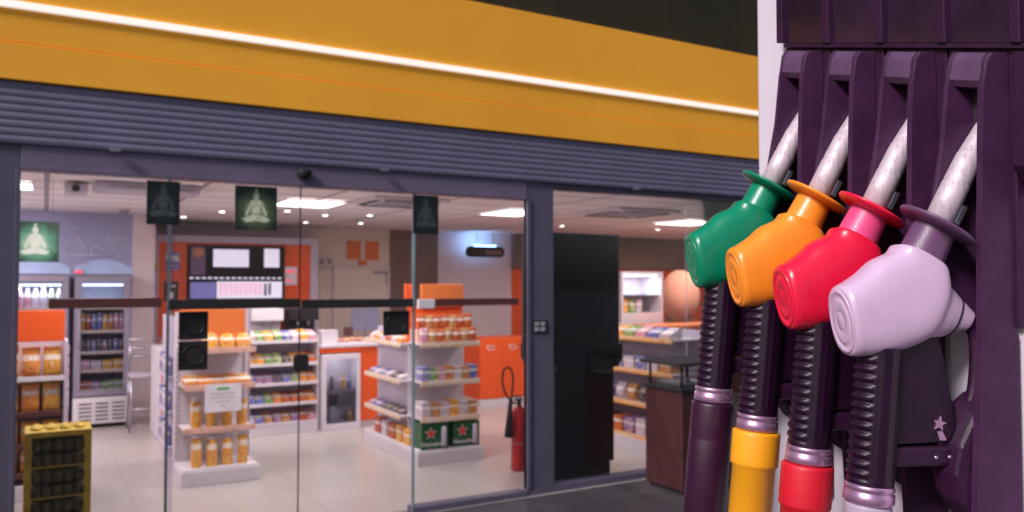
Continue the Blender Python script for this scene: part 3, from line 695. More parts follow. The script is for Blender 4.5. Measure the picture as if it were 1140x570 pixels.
for (z, cols), nm in zip(Z, ('top', 'second', 'third', 'fourth', 'lowest')):
    s = part('shelf', MB().box(-.384, .384, -.01, .309, z-.015, z, .002), M['white'], bpy.data.objects['sweets_rack'])
    part('price_rail', MB().box(-.384, .384, -.024, -.011, z-.03, z+.006, .002), M['white'], s)
    row('packet', cols, (1.89, 8.96, z+.001), (2.65, 8.96, z+.001), .085, .2, .10, 'on the %s shelf of the sweets rack' % nm, 'sweet packets on the counter rack')
def coffee_machine(loc, col, label, w=.30):
    t = thing('coffee_machine', label, 'coffee machine', loc, 0, 'coffee machines on the counter')
    part('body', MB().box(-w/2, w/2, .10, .38, .0, .40, .015), col, t)
    part('head', MB().box(-w/2, w/2, -.06, .099, .26, .40, .012), col, t)
    part('drip_tray', MB().box(-w/2+.01, w/2-.01, -.07, .099, 0, .035, .005), M['matblack'], t)
    for x in (-.06, .06): part('spout', MB().cyl((x, .0, .26), (x, .0, .20), .018, .012), M['steel'], t)
    part('cup_rail', MB().tube([(-w/2+.02, -.04, .43), (w/2-.02, -.04, .43)], .006).tube([(-w/2+.02, -.04, .40), (-w/2+.02, -.04, .43)], .006).tube([(w/2-.02, -.04, .40), (w/2-.02, -.04, .43)], .006), M['steel'], t)
coffee_machine((2.20, 9.42, .956), M['white'], 'white coffee machine on the counter behind the sweets rack', .36)
coffee_machine((2.62, 9.42, .956), M['black'], 'black coffee machine on the counter behind the sweets rack', .34)
t = thing('counter_fridge', 'small white glass door fridge built into the orange counter', 'fridge', (2.69, 8.9, 0))
part('frame', MB().box(0, .44, -.03, .01, 0, .075, .004).box(0, .44, -.03, .01, .79, .85, .004).box(0, .045, -.03, .01, .076, .789, .003).box(.395, .44, -.03, .01, .076, .789, .003), M['white'], t)
part('lining', MB().box(.0, .44, .30, .31, .0, .85).box(.0, .012, .011, .299, .0, .85).box(.428, .44, .011, .299, .0, .85).box(.0125, .4275, .011, .299, .0, .075).box(.0125, .4275, .011, .299, .84, .85), M['white'], t)
part('pane', MB().box(.046, .394, -.022, -.016, .076, .789), M['fridgeglass'], t)
part('shelf', MB().box(.013, .427, .015, .28, .43, .438), M['steel'], t)
Lc = bpy.data.lights.new('cooler_fill', 'AREA'); Lc.size = .2; Lc.energy = .9  # added fill light, no lamp part stands inside this fridge
lo = bpy.data.objects.new('cooler_fill', Lc); C.objects.link(lo); lo.parent = t; lo.location = (.22, .12, .83)
row('bottle', ['white', 'dark', 'white', 'yellow', 'blue'], (2.74, 9.0, .439), (3.08, 9.0, .439), .055, .05, .17, 'on the upper shelf of the counter fridge', 'drinks in the counter fridge')
row('can', ['dark', 'yellow'], (2.98, 9.0, .0755), (3.08, 9.0, .0755), .05, .05, .13, 'in the bottom of the counter fridge', 'drinks in the counter fridge')
t2 = thing('toy_display', 'small dark bear shaped figure standing inside the counter fridge', 'figurine', (2.85, 8.98, .0755))
part('body', MB().lathe([(.02, 0), (.05, .02), (.06, .08), (.045, .14), (.02, .16)], n=16), M['lilac'], t2)
part('head', MB().lathe([(.005, .155), (.04, .175), (.048, .21), (.035, .245), (.005, .26)], n=16), M['black'], t2)
for x in (-.035, .035): part('ear', MB().lathe([(.003, .24), (.016, .25), (.016, .265), (.003, .272)], (x, 0, 0), n=10), M['black'], t2)
t2.scale = (1.0, .8, 1.15)
t = thing('pastry_tray', 'tray of red and orange sweets on the counter top', 'tray', (3.05, 9.15, .956))
part('tray', MB().box(-.14, .20, -.1, .1, 0, .015, .004), M['white'], t)
for k in range(7): part('sweet', MB().lathe([(.02, .014), (.035, .03), (.03, .05), (.01, .06)], (-.10+.045*k, random.uniform(-.05, .05), 0), n=10), PACK['red'] if k % 2 else PACK['orange'], t)
t = thing('card_terminal', 'small brown card terminal standing on the counter', 'card terminal', (3.20, 9.5, .956))
part('screen', MB().box(-.055, .055, 0, .03, .05, .16, .006), M['barbrown'], t)
part('stand', MB().box(-.04, .04, -.02, .06, 0, .012, .003).box(-.012, .012, .005, .025, .0121, .05), M['matblack'], t)
t = thing('counter_box', 'plain white box at the left corner of the counter top', 'box', (2.80, 9.05, .956))
part('carton', MB().box(-.09, .10, -.07, .1, 0, .14, .006), M['white'], t)
part('lid', MB().box(-.094, .104, -.074, .104, .1405, .155, .003), M['wall'], t)

# ------------------------------------------------------------------ serving wall behind the counter
yb = 11.6
t = thing('serving_wall_unit', 'orange wall unit with grey surround and shelves behind the counter', 'wall unit', (0, yb, 0))
part('surround', MB().box(1.19, 1.30, 0, .58, 0, 2.29, .004).box(3.33, 3.44, 0, .58, 0, 2.29, .004).box(1.301, 3.329, 0, .58, 2.20, 2.29, .004), M['lilac'], t)
part('panel', MB().box(1.301, 3.329, .03, .57, 0, 2.199), M['orange'], t)
part('shelf', MB().box(1.60, 3.0, -.20, .029, 1.215, 1.24, .003), M['brown'], t)
part('cupboard', MB().box(1.60, 3.30, -.35, .029, 0, .95, .005), M['orange2'], t)
t = thing('menu_board', 'dark lit menu board with white and pink price panels', 'menu board', (0, yb-.03, 0))
part('case', MB().box(1.66, 2.95, 0, .055, 1.41, 2.17, .006), M['matblack'], t)
part('picture_panel', MB().box(1.69, 1.88, -.005, -.001, 1.76, 2.14), M['menuoff'], t)
part('price_panel', MB().box(1.98, 2.45, -.006, -.001, 1.87, 2.11, .004), M['menu'], t)
part('price_panel', MB().box(2.66, 2.87, -.006, -.001, 1.87, 2.13, .004), M['menu'], t)
part('picture_panel', MB().box(1.69, 2.02, -.005, -.001, 1.44, 1.66), M['menublue'], t)
part('price_panel', MB().box(2.03, 2.91, -.005, -.001, 1.44, 1.67, .003), M['menu'], t)
pr = MB()
for k in range(9):
    for q in range(4): pr.box(2.06+.065*k, 2.11+.065*k, -.0075, -.0055, 1.49+.042*q, 1.515+.042*q)
part('price_print', pr, M['menupink'], t)
pr = MB()
for k in range(16): pr.box(1.68+.078*k, 1.73+.078*k, -.0045, -.001, 1.705, 1.728)
part('lettering_row', pr, M['menu'], t)
pr = MB().lathe([(.001, 0), (.075, 0), (.075, .003)], (1.785, -.009, 2.06), (0, 1, 0), 20)
part('round_emblem', pr, M['peach'], t)
part('goods_print', MB().box(2.66, 2.70, -.0075, -.0055, 1.47, 1.64).box(2.72, 2.76, -.0075, -.0055, 1.48, 1.65), M['greyink'], t)
for (x, z, w_, h_, m_, l_) in ((1.47, 1.94, .17, .24, PACK['blue'], 'blue and yellow picture on the orange wall, left of the menu board'),
                               (1.46, 1.54, .17, .26, M['black'], 'small black framed picture under the blue and yellow one'),
                               (3.04, 1.75, .19, .26, M['paper'], 'white notice on the orange wall, right of the menu board')):
    t = thing('wall_picture', l_, 'picture', (x, yb+.022, z)); part('sheet', MB().box(-w_/2, w_/2, -.008, 0, -h_/2, h_/2, .002), m_, t)
    part('caption', MB().box(-w_*.3, w_*.3, -.0095, -.0085, h_*.2, h_*.3).box(-w_*.3, w_*.1, -.0095, -.0085, -h_*.3, -h_*.22), M['redglow'] if m_ is M['paper'] else M['beerwhite'], t)
t = thing('warning_badge', 'round yellow badge on the grey surround at the left', 'badge', (1.215, yb-.012, 1.86))
part('disc', MB().lathe([(.001, 0), (.075, 0), (.075, .01)], (0, 0, 0), (0, 1, 0), 24), M['yellow'], t)
part('centre', MB().lathe([(.001, 0), (.035, 0), (.035, .003)], (0, -.0035, 0), (0, 1, 0), 20), M['extred'], t)
pk = 0
t = thing('hanging_strip', 'vertical strip of small packets hanging on the orange wall at the left', 'packet strip', (1.40, 11.2, 1.30))
for k in range(6): part('strip_pack', MB().box(-.03, .03, -.01, .01, -.5+k*.13, -.42+k*.13, .005), PACK['green'] if k == 3 else M['white'], t)
part('clip_band', MB().box(-.008, .008, .011, .014, -.55, 1.19), M['grey'], t)
row('bottle', ['dark', 'white', 'dark', 'white', 'dark', 'white', 'red', 'dark', 'white', 'dark'], (2.0, 11.42, 1.241), (2.95, 11.42, 1.241), .065, .06, .16, 'on the shelf under the menu board', 'bottles behind the counter', noun='bottle')

# shelf rail with cups on the cream wall, tiles, price board
t = thing('wall_rack', 'short metal wall rack with small jars right of the orange wall', 'wall rack', (3.60, YB-.16, 1.93))
part('rail', MB().box(-.25, .25, 0, .14, -.02, 0, .004), M['steel'], t)
for k in range(5): part('jar', MB().lathe([(.03, .001), (.034, .02), (.034, .07), (.02, .09)], (-.18+.09*k, .07, 0), n=14), PACK['white'] if k % 2 else M['steel'], t)
for (x0, x1, z0, z1, l_) in ((4.07, 4.29, 2.02, 2.31, 'orange square tile on the cream wall, left of the pair'), (4.37, 4.59, 2.01, 2.31, 'orange square tile on the cream wall, right of the pair'), (4.25, 4.39, 1.925, 2.005, 'small orange tile under the pair on the cream wall')):
    o = part('wall_tile', MB().box(x0, x1, YB-.02, YB-.001, z0, z1, .004), M['orange2']); tag(o, l_, 'wall tile', 'orange tiles above the staff door')
t = thing('price_board', 'small grey board with ruled lines hanging before the staff door', 'board', (4.02, 11.2, 1.12))
part('board', MB().box(-.21, .21, 0, .02, -.15, .16, .004), M['bluewall'], t)
pr = MB()
for k in range(6): pr.box(-.18, .18, -.003, -.0005, -.11+k*.043, -.105+k*.043)
part('ruled_line', pr, M['lilac'], t)
part('post', MB().tube([(0, .01, -1.12), (0, .01, -.15)], .012), M['grey'], t)

# ------------------------------------------------------------------ second gondola (centre right)
t = thing('shelf_gondola', 'white gondola with orange head panel and red starred green packs, centre', 'shelf unit', (3.25, 6.85, 0), 0, 'white shelf gondolas')
part('base', MB().box(-.33, .34, -.10, 1.32, 0, .12, .006).box(-.32, .33, -.08, 1.30, .121, .135, .004), M['white'], t)
part('core_panel', MB().box(-.20, .22, .28, 1.26, .136, 1.20, .003), M['lilac'], t)
part('divider', MB().box(-.27, .29, .26, .279, .136, 1.30), M['white'], t)
part('head_panel', MB().box(-.17, .28, .20, .235, 1.42, 1.64, .012), M['orange2'], t)
part('head_panel', MB().box(-.29, -.20, .30, .335, 1.42, 1.64, .006), M['orange'], t, label='narrow bright orange side head panel')
part('rear_panel', MB().box(-.29, .28, .236, .259, 1.10, 1.42), M['orange'], t)
for z in (1.10, .75, .42):
    s = part('shelf', MB().box(-.28, .29, -.07, .259, z-.018, z, .002), M['white'], t)
    part('price_rail', MB().box(-.29, .31, -.087, -.071, z-.04, z+.008, .003), M['tag'], s)
    s = part('side_shelf', MB().box(-.33, -.201, .30, 1.26, z-.038, z-.02, .002), M['white'], t)
    part('price_rail', MB().box(-.346, -.331, .30, 1.26, z-.058, z-.012, .003), M['tag'], s)
GW = 'of the centre gondola'; GG = 'goods on the centre gondola'
row('bag', ['red', 'gold', 'red', 'red', 'gold', 'red', 'red'], (2.99, 6.92, 1.22), (3.56, 6.92, 1.22), .082, .05, .13, 'in the upper top row ' + GW, GG)
row('bag', ['pink', 'gold', 'red', 'gold', 'red', 'gold', 'red'], (2.97, 6.80, 1.101), (3.55, 6.80, 1.101), .082, .06, .125, 'in the lower top row ' + GW, GG)
o = part('display_step', MB().box(-.27, .28, .05, .24, 1.101, 1.219, .004), M['tagorange'], t)
row('box', ['blue', 'green', 'pink', 'gold', 'white', 'gold', 'blue'], (2.98, 6.80, .751), (3.55, 6.80, .751), .078, .15, .12, 'on the middle shelf ' + GW, GG)
row('box', ['white', 'gold', 'white', 'yellow', 'white', 'gold'], (2.98, 6.80, .421), (3.55, 6.80, .421), .09, .15, .13, 'on the lower shelf ' + GW, GG)
row('packet', ['white', 'orange', 'white', 'red', 'white', 'orange'], (2.94, 8.08, 1.083), (2.94, 7.18, 1.083), .12, .10, .07, 'on the upper side shelf ' + GW, GG, rz=-PI/2, jitter=.1)
row('packet', ['blue', 'white', 'blue', 'white', 'dark', 'white'], (2.94, 8.08, .733), (2.94, 7.18, .733), .12, .10, .05, 'on the middle side shelf ' + GW, GG, rz=-PI/2, jitter=.1)
row('packet', ['purple', 'blue', 'dark', 'dark', 'dark', 'dark'], (2.94, 8.08, .403), (2.94, 7.18, .403), .12, .10, .05, 'on the lower side shelf ' + GW, GG, rz=-PI/2, jitter=.1)
row('box', ['red', 'white', 'red', 'yellow', 'yellow'], (2.95, 7.95, .136), (2.95, 7.0, .136), .14, .08, .14, 'on the base ledge ' + GW, GG, rz=-PI/2, jitter=.1)
def text_mesh(body, size, ext=.001):
    cu = bpy.data.curves.new('txt', 'FONT'); cu.body = body; cu.size = size; cu.extrude = ext; cu.align_x = 'CENTER'; cu.align_y = 'CENTER'; cu.resolution_u = 3
    o = bpy.data.objects.new('txt', cu); C.objects.link(o)
    dg = bpy.context.evaluated_depsgraph_get(); me = bpy.data.meshes.new_from_object(o.evaluated_get(dg))
    bpy.data.objects.remove(o); me.transform(Matrix.Rotation(PI/2, 4, 'X')); return me
def star_poly(cx, cz, R, r=None, k=5, rot=PI/2):
    r = r or R*.42
    return [(cx+(R if i % 2 == 0 else r)*math.cos(rot+PI*i/k), cz+(R if i % 2 == 0 else r)*math.sin(rot+PI*i/k)) for i in range(2*k)]
for x, l_ in ((3.105, 'green drinks pack with red star on the centre gondola base, left'), (3.425, 'green drinks pack with red star on the centre gondola base, right')):
    t = thing('drinks_pack', l_, 'drinks pack', (x, 6.775, .136), 0, 'green packs with a red star')
    part('carton', MB().box(-.135, .135, 0, .22, 0, .235, .008), M['beer'], t)
    part('star_outline', MB().prism(star_poly(-.045, .145, .062), -.0015, -.0003, 'xz'), M['beerwhite'], t)
    part('star', MB().prism(star_poly(-.045, .145, .050), -.003, -.0016, 'xz'), M['beerred'], t)
    me = text_mesh('Heineken', .062, .0015); me.materials.append(M['beerwhite'])
    o = part('lettering', me, None, t); o.location = (-.02, -.002, .048)
    for dx in (.088,):
        cn = MB().lathe([(.024, .02), (.029, .03), (.029, .18), (.022, .20)], (dx, .012, 0), n=18)
        part('can_print', cn, M['lilac'], t)

# ------------------------------------------------------------------ right part of the shop
t = thing('orange_cabinet', 'bright orange double door cabinet with white cup signs near the right jamb', 'cabinet', (5.08, 9.65, 0))
part('body', MB().box(0, 1.35, .02, .5, .08, .90, .004), M['orange'], t)
for x in (.0, .345, .69):
    d_ = part('door', MB().box(x+.003, x+.342, 0, .019, .085, .895, .004), M['orange'], t)
    cup = MB().tube([(x+.10, -.003, .80), (x+.20, -.003, .80), (x+.19, -.003, .745), (x+.12, -.003, .745), (x+.10, -.003, .80)], .006, 6, (0, 1, 0))
    cup.tube([(x+.20, -.003, .79), (x+.235, -.003, .785), (x+.23, -.003, .76), (x+.195, -.003, .757)], .005, 6, (0, 1, 0))
    part('cup_sign', cup, M['beerwhite'], d_)
part('plinth', MB().box(0, 1.35, .0, .5, 0, .078, .003), M['white'], t)
t = thing('orange_screen', 'tall narrow orange panel next to the right door jamb', 'panel', (6.02, 9.9, 0))
part('panel', MB().box(-.02, .55, 0, .04, .0, 1.93, .006), M['orange'], t)
part('knob', MB().lathe([(.001, 0), (.018, 0), (.018, .012)], (.05, -.013, 1.42), (0, 1, 0), 16), M['steel'], t)
# insect lamp with blue glow
t = thing('hanging_heater', 'dark oblong lamp with blue glow hanging under the ceiling', 'lamp', (6.30, 11.80, 2.17))
part('casing', MB().prism([(-.34, -.05), (-.29, -.095), (.29, -.095), (.34, -.05), (.34, .04), (.29, .08), (-.29, .08), (-.34, .04)], -.05, .05, 'xz', .01), M['matblack'], t)
part('front_print', MB().box(-.27, -.06, -.056, -.0505, -.05, .03), M['binwood'], t)
part('front_plate', MB().box(-.02, .28, -.056, -.0505, -.055, .02), M['brown'], t)
part('blue_tube', MB().cyl((-.2, 0, .093), (.2, 0, .093), .012), M['bluelamp'], t)
part('hanger', MB().tube([(-.16, 0, .06), (-.16, 0, .33)], .006), M['grey'], t)
part('hanger', MB().tube([(.16, 0, .06), (.16, 0, .33)], .006), M['grey'], t)
L = bpy.data.lights.new('blue_glow', 'AREA'); L.shape = 'RECTANGLE'; L.size = .4; L.size_y = .06; L.energy = 3.2; L.color = (.25, .55, 1)
lo = bpy.data.objects.new('blue_glow', L); C.objects.link(lo); lo.parent = t; lo.location = (0, .09, .10); lo.rotation_euler = (math.radians(125), 0, 0)
# tall black cabinet behind the window
t = thing('black_cabinet', 'tall black cabinet standing just behind the window beside the jamb', 'cabinet', (3.98, 5.62, 0))
part('upper_body', MB().box(-.35, .34, 0, .5, 1.13, 2.07, .006), M['matblack'], t)
part('lower_body', MB().box(-.31, .30, .03, .5, .12, .93, .006), M['black'], t)
part('counter_ledge', MB().prism([(-.36, 1.129), (.35, 1.129), (.35, 1.0), (.30, .931), (-.31, .931), (-.36, 1.0)], -.03, .5, 'xz'), M['black'], t)
part('plinth', MB().box(-.29, .28, .06, .48, 0, .119), M['matblack'], t)
# wall shelf run at the right, face turned to the left
t = thing('side_shelf_run', 'long white shelf run with mixed goods behind the right window', 'shelf unit', (5.02, 5.75, 0))
part('base', MB().box(0, .42, 0, 2.3, 0, .13, .005), M['white'], t)
part('back_panel', MB().box(.40, .42, 0, 2.3, .131, 1.20), M['lilac'], t)
for z in (1.12, .80, .48, .16):
    s = part('shelf', MB().box(.03, .399, 0, 2.3, z-.018, z, .002), M['white'], t)
    part('price_rail', MB().box(.012, .029, 0, 2.3, z-.04, z+.006, .003), PACK['yellow'], s)
CL = ['blue', 'white', 'gold', 'dark', 'red', 'purple', 'white', 'yellow', 'green', 'pink', 'blue', 'white']
for k, (z, nm) in enumerate(((1.12, 'top'), (.80, 'second'), (.48, 'third'), (.16, 'lowest'))):
    cols = CL[k*3:] + CL[:k*3]
    row(['packet', 'box', 'bag', 'box'][k], cols, (5.06, 8.0, z+.001), (5.06, 5.8, z+.001), .15, .16, [.10, .12, .16, .15][k], 'on the %s shelf behind the right window' % nm, 'goods on the right shelf run', rz=-PI/2, jitter=.5)
t = thing('display_case', 'lit glass display case standing at the back behind the right window', 'display case', (7.82, 9.6, 0))
part('case_frame', MB().box(-.40, .40, 0, .5, 0, 1.20, .005).box(-.40, -.36, 0, .5, 1.2005, 1.78, .003).box(.36, .40, 0, .5, 1.2005, 1.78, .003).box(-.40, .40, 0, .5, 1.7805, 1.82, .003).box(-.359, .359, .47, .5, 1.2005, 1.78), M['white'], t)
part('lamp', MB().box(-.33, .33, .05, .09, 1.745, 1.775), M['caselamp'], t)
part('inner_shelf', MB().box(-.355, .355, .03, .46, 1.46, 1.47), M['steel'], t)
L = bpy.data.lights.new('case_light', 'AREA'); L.shape = 'RECTANGLE'; L.size = .6; L.size_y = .1; L.energy = 6; L.color = (.85, .92, 1)
lo = bpy.data.objects.new('case_light', L); C.objects.link(lo); lo.parent = t; lo.location = (0, .15, 1.73)
row('box', ['yellow', 'green', 'white'], (7.52, 9.72, 1.201), (7.92, 9.72, 1.201), .11, .1, .2, 'in the lit display case', 'boxes in the lit display case')
t = thing('bread_picture', 'big round peach coloured picture on the orange wall at the right', 'picture', (9.47, 10.6, 1.43))
part('disc', MB().lathe([(.001, 0), (.44, 0), (.44, .03)], (0, 0, 0), (0, 1, 0), 40), M['peach'], t)
part('stand', MB().box(-.3, .3, .031, .06, -1.43, .2), M['brown'], t)
t = thing('orange_counter', 'low orange counter with white top behind the right shelf run', 'counter', (7.6, 8.9, 0))
part('front', MB().box(0, 3.6, 0, .6, 0, 1.00, .005), M['orange'], t)
part('top', MB().box(-.03, 3.63, -.03, .63, 1.001, 1.04, .006), M['orange2'], t)

# fire extinguisher inside, right of the centre gondola
t = thing('fire_extinguisher', 'red fire extinguisher with black hose and horn beside the right jamb', 'fire extinguisher', (3.655, 6.2, 0))
part('cylinder', MB().lathe([(.062, 0), (.07, .012), (.072, .05), (.072, .46), (.06, .52), (.03, .555), (.022, .56)], n=32), M['extred'], t)
part('band', MB().lathe([(.0725, .24), (.0735, .242), (.0735, .246), (.0725, .248)], n=32, cap=False), M['grey'], t)
part('valve', MB().cyl((0, 0, .56), (0, 0, .61), .018).box(-.05, .03, -.012, .012, .61, .63, .004).box(-.06, .02, -.010, .010, .64, .655, .004), M['matblack'], t)
part('hose', MB().tube(subdiv([(-.01, 0, .59), (-.07, -.01, .60), (-.15, -.02, .68), (-.185, -.02, .80), (-.16, -.02, .90), (-.10, -.02, .895), (-.075, -.02, .80), (-.085, -.02, .70), (-.10, -.02, .60)]), .009), M['matblack'], t)
part('horn', MB().cyl((-.10, -.02, .64), (-.125, -.02, .30), .016, .036), M['matblack'], t)
part('cord', MB().tube(subdiv([(-.06, 0, .5), (-.08, -.01, .25), (-.10, -.02, .004)]), .003, 6), M['grey'], t)

# litter bin outside the window
t = thing('litter_bin', 'red brown litter bin with dark raised roof outside the right window', 'litter bin', (4.52, 5.02, 0))
part('body', MB().box(-.23, .23, -.22, .22, .03, .80, .012), M['binwood'], t)
part('rim', MB().box(-.245, .245, -.235, .235, .801, .835, .006), M['matblack'], t)
part('foot', MB().box(-.2, .2, -.2, .2, 0, .029), M['matblack'], t)
for x in (-.20, .20):
    for y in (-.19, .19): part('post', MB().cyl((x, y, .835), (x, y, 1.0), .012), M['matblack'], t)
part('roof', MB().box(-.27, .27, -.25, .25, 1.0, 1.028, .008), M['matblack'], t)
part('ashtray', MB().box(-.16, .16, -.15, .15, .836, .86, .005), M['steel'], t)

# ------------------------------------------------------------------ fuel dispenser in the foreground
F = Vector((.5*math.cos(PITCH), .8660254*math.cos(PITCH), math.sin(PITCH)))
RT = Vector((.8660254, -.5, 0)); UP = RT.cross(F)
def fromcam(r, f, u): return Vector((0, 0, 1.65)) + RT*r + F*f + UP*u
FH = Vector((.5, .8660254, 0))
O0 = fromcam(.4713, .90, .0324)                       # guard disc centre of the nearest nozzle
TH = .12
nout = -RT*math.cos(TH) - FH*math.sin(TH)             # outward from the dispenser face
wid = -RT*math.sin(TH) + FH*math.cos(TH)              # along a nozzle's thickness, away from the viewer
STEP = RT*(-.0358) + FH*.0821 + Vector((0, 0, .0244))
Rw = Matrix(((nout.x, -wid.x, 0), (nout.y, -wid.y, 0), (0, 0, 1))).to_3x3()   # x out, y towards the viewer, z up
base_pos = Vector((O0.x, O0.y, 0))
RI = Rw.inverted()
SL = RI @ STEP                                        # one bay step in dispenser axes (x out, y along, z up)
disp = thing('fuel_dispenser', 'white fuel dispenser with dark purple nozzle bays, near right', 'fuel dispenser', base_pos)
disp.rotation_euler = Rw.to_4x4().to_euler()
HZ = O0.z
def DP(a, i, h):
    """dispenser coordinates: a outward, i bays along the row, h above the nearest guard disc"""
    return Vector((a, 0, HZ+h)) + SL*i
def dbox(mb, a0, a1, i0, i1, h0, h1, bev=.0):
    vs = [mb.bm.verts.new(DP(a, i, h)) for a in (a0, a1) for i in (i0, i1) for h in (h0, h1)]
    fs = [mb.bm.faces.new([vs[k] for k in q]) for q in ((0, 1, 3, 2), (4, 6, 7, 5), (0, 4, 5, 1), (2, 3, 7, 6), (0, 2, 6, 4), (1, 5, 7, 3))]
    if bev: bmesh.ops.bevel(mb.bm, geom=list({e for f in fs for e in f.edges}), offset=bev, segments=2, affect='EDGES', profile=.6)
    return mb
def dprism(mb, poly, i0, i1, bev=0.0):
    lo = [mb.bm.verts.new(DP(a, i0, h)) for a, h in poly]; hi = [mb.bm.verts.new(DP(a, i1, h)) for a, h in poly]
    fs = [mb.bm.faces.new(lo[::-1]), mb.bm.faces.new(hi)]; n = len(poly)
    for i in range(n): fs.append(mb.bm.faces.new((lo[i], lo[(i+1) % n], hi[(i+1) % n], hi[i])))
    if bev: bmesh.ops.bevel(mb.bm, geom=list({e for f in fs for e in f.edges}), offset=bev, segments=2, affect='EDGES', profile=.6)
    return mb
# cabinet: upright box in the row direction, its foot level on the island
cb = MB()
def cabbox(mb, a0, a1, i0, i1, z0, z1, bev):
    sl = Vector((SL.x, SL.y, 0))
    vs = [mb.bm.verts.new(Vector((a, 0, z)) + sl*i) for a in (a0, a1) for i in (i0, i1) for z in (z0, z1)]
    fs = [mb.bm.faces.new([vs[k] for k in q]) for q in ((0, 1, 3, 2), (4, 6, 7, 5), (0, 4, 5, 1), (2, 3, 7, 6), (0, 2, 6, 4), (1, 5, 7, 3))]
    if bev: bmesh.ops.bevel(mb.bm, geom=list({e for f in fs for e in f.edges}), offset=bev, segments=2, affect='EDGES', profile=.6)
cabbox(cb, -.50, -.072, -3.2, 4.37, .0, 2.45, .006)
part('cabinet', cb, M['pump_white'], disp)
pj = MB()
dbox(pj, -.073, -.0705, -3.1, -.5, -.118, -.114)
part('panel_joint', pj, M['grey'], disp)
part('display_surround', dbox(dbox(MB(), -.0715, -.0535, -1.6, 3.42, .2025, .2085, .001), -.0715, -.052, -1.6, 3.42, .40, .42, .001), M['pump_dark'], disp)
for k in range(-1, 4):
    part('display_glass', dbox(MB(), -.0715, -.058, k-.46, k+.40, .2088, .3995, .001), M['pump_glass'], disp)
    part('display_divider', dbox(MB(), -.0715, -.050, k+.405, k+.535, .2088, .3995, .001), M['pump_dark'], disp)
part('side_fairing', dprism(MB(), [(-.0715, .2022), (-.057, .2022), (-.054, .075), (-.0715, .045)], -1.6, -.425, .002), M['pump_dark'], disp)
for k in range(4):
    bay = part('bay_panel', dbox(MB(), -.0715, -.060, k-(.42 if k == 0 else .50), k+.46, -.10, .2022, .0015), M['pump_dark'], disp)
    part('bay_groove', dbox(MB(), -.0715, -.064, k+.461, k+.499, -.09, .2022), M['pump_deep'], disp)
    hb = dprism(MB(), [(-.0598, .1975), (-.041, .1975), (-.0345, .188), (-.0305, .166), (-.036, .158), (-.0598, .155)], k-.2745, k+.1195, .0006)
    boot = part('nozzle_boot', hb, M['pump_boot_lit'], disp)
    part('boot_wall', dprism(MB(), [(-.0598, .198), (-.040, .198), (-.0335, .189), (-.0295, .160), (-.027, .10), (-.022, -.10), (-.012, -.30), (-.016, -.42), (-.066, -.42), (-.066, -.11), (-.0598, -.105)], k-.355, k-.275, .0018), M['pump_boot'], boot)
    part('boot_wall', dprism(MB(), [(-.0598, .198), (-.040, .198), (-.0335, .189), (-.0295, .160), (-.022, .09), (-.008, .02), (-.008, -.05), (-.030, -.10), (-.0598, -.105)], k+.12, k+.18, .0018), M['pump_boot'], boot)
    part('boot_recess', dbox(MB(), -.0598, -.0585, k-.274, k+.119, -.09, .154), M['pump_deep'], boot)
    hp = [(-.066, -.19), (-.040, -.185), (-.022, -.20), (-.004, -.235), (.002, -.265), (-.004, -.295), (-.025, -.325), (-.066, -.345)]
    part('rest_cup', dprism(MB(), hp, k-.27, k+.12, .005), M['pump_dark'], boot)

# nozzles ---------------------------------------------------------
def sec(c, d, ra, ry, e=.85, n=32):
    """cross-section ring: centre (a,z), direction in the a-z plane, half sizes"""
    d = Vector((d[0], 0, d[1])).normalized(); t = Vector((-d.z, 0, d.x))
    c = Vector((c[0], 0, c[1])); out = []
    for k in range(n):
        a = 2*PI*k/n; ca, sa = math.cos(a), math.sin(a)
        out.append(c + t*ra*math.copysign(abs(ca)**e, ca) + Vector((0, 1, 0))*ry*math.copysign(abs(sa)**e, sa))
    return out
def interp_secs(S, k=6):
    out = []
    for i in range(len(S)-1):
        p = [S[max(i-1, 0)], S[i], S[i+1], S[min(i+2, len(S)-1)]]
        for j in range(k):
            t = j/k
            f = lambda q: [.5*((2*q[1][m])+(q[2][m]-q[0][m])*t+(2*q[0][m]-5*q[1][m]+4*q[2][m]-q[3][m])*t*t+(3*q[1][m]-q[0][m]-3*q[2][m]+q[3][m])*t**3) for m in range(len(q[1]))]
            out.append(f(p))
    out.append(S[-1]); return out
SA = Vector((-.477, 0, .879))                          # spout direction
GD = Vector((.093, 0, -.996))                          # grip axis, downwards
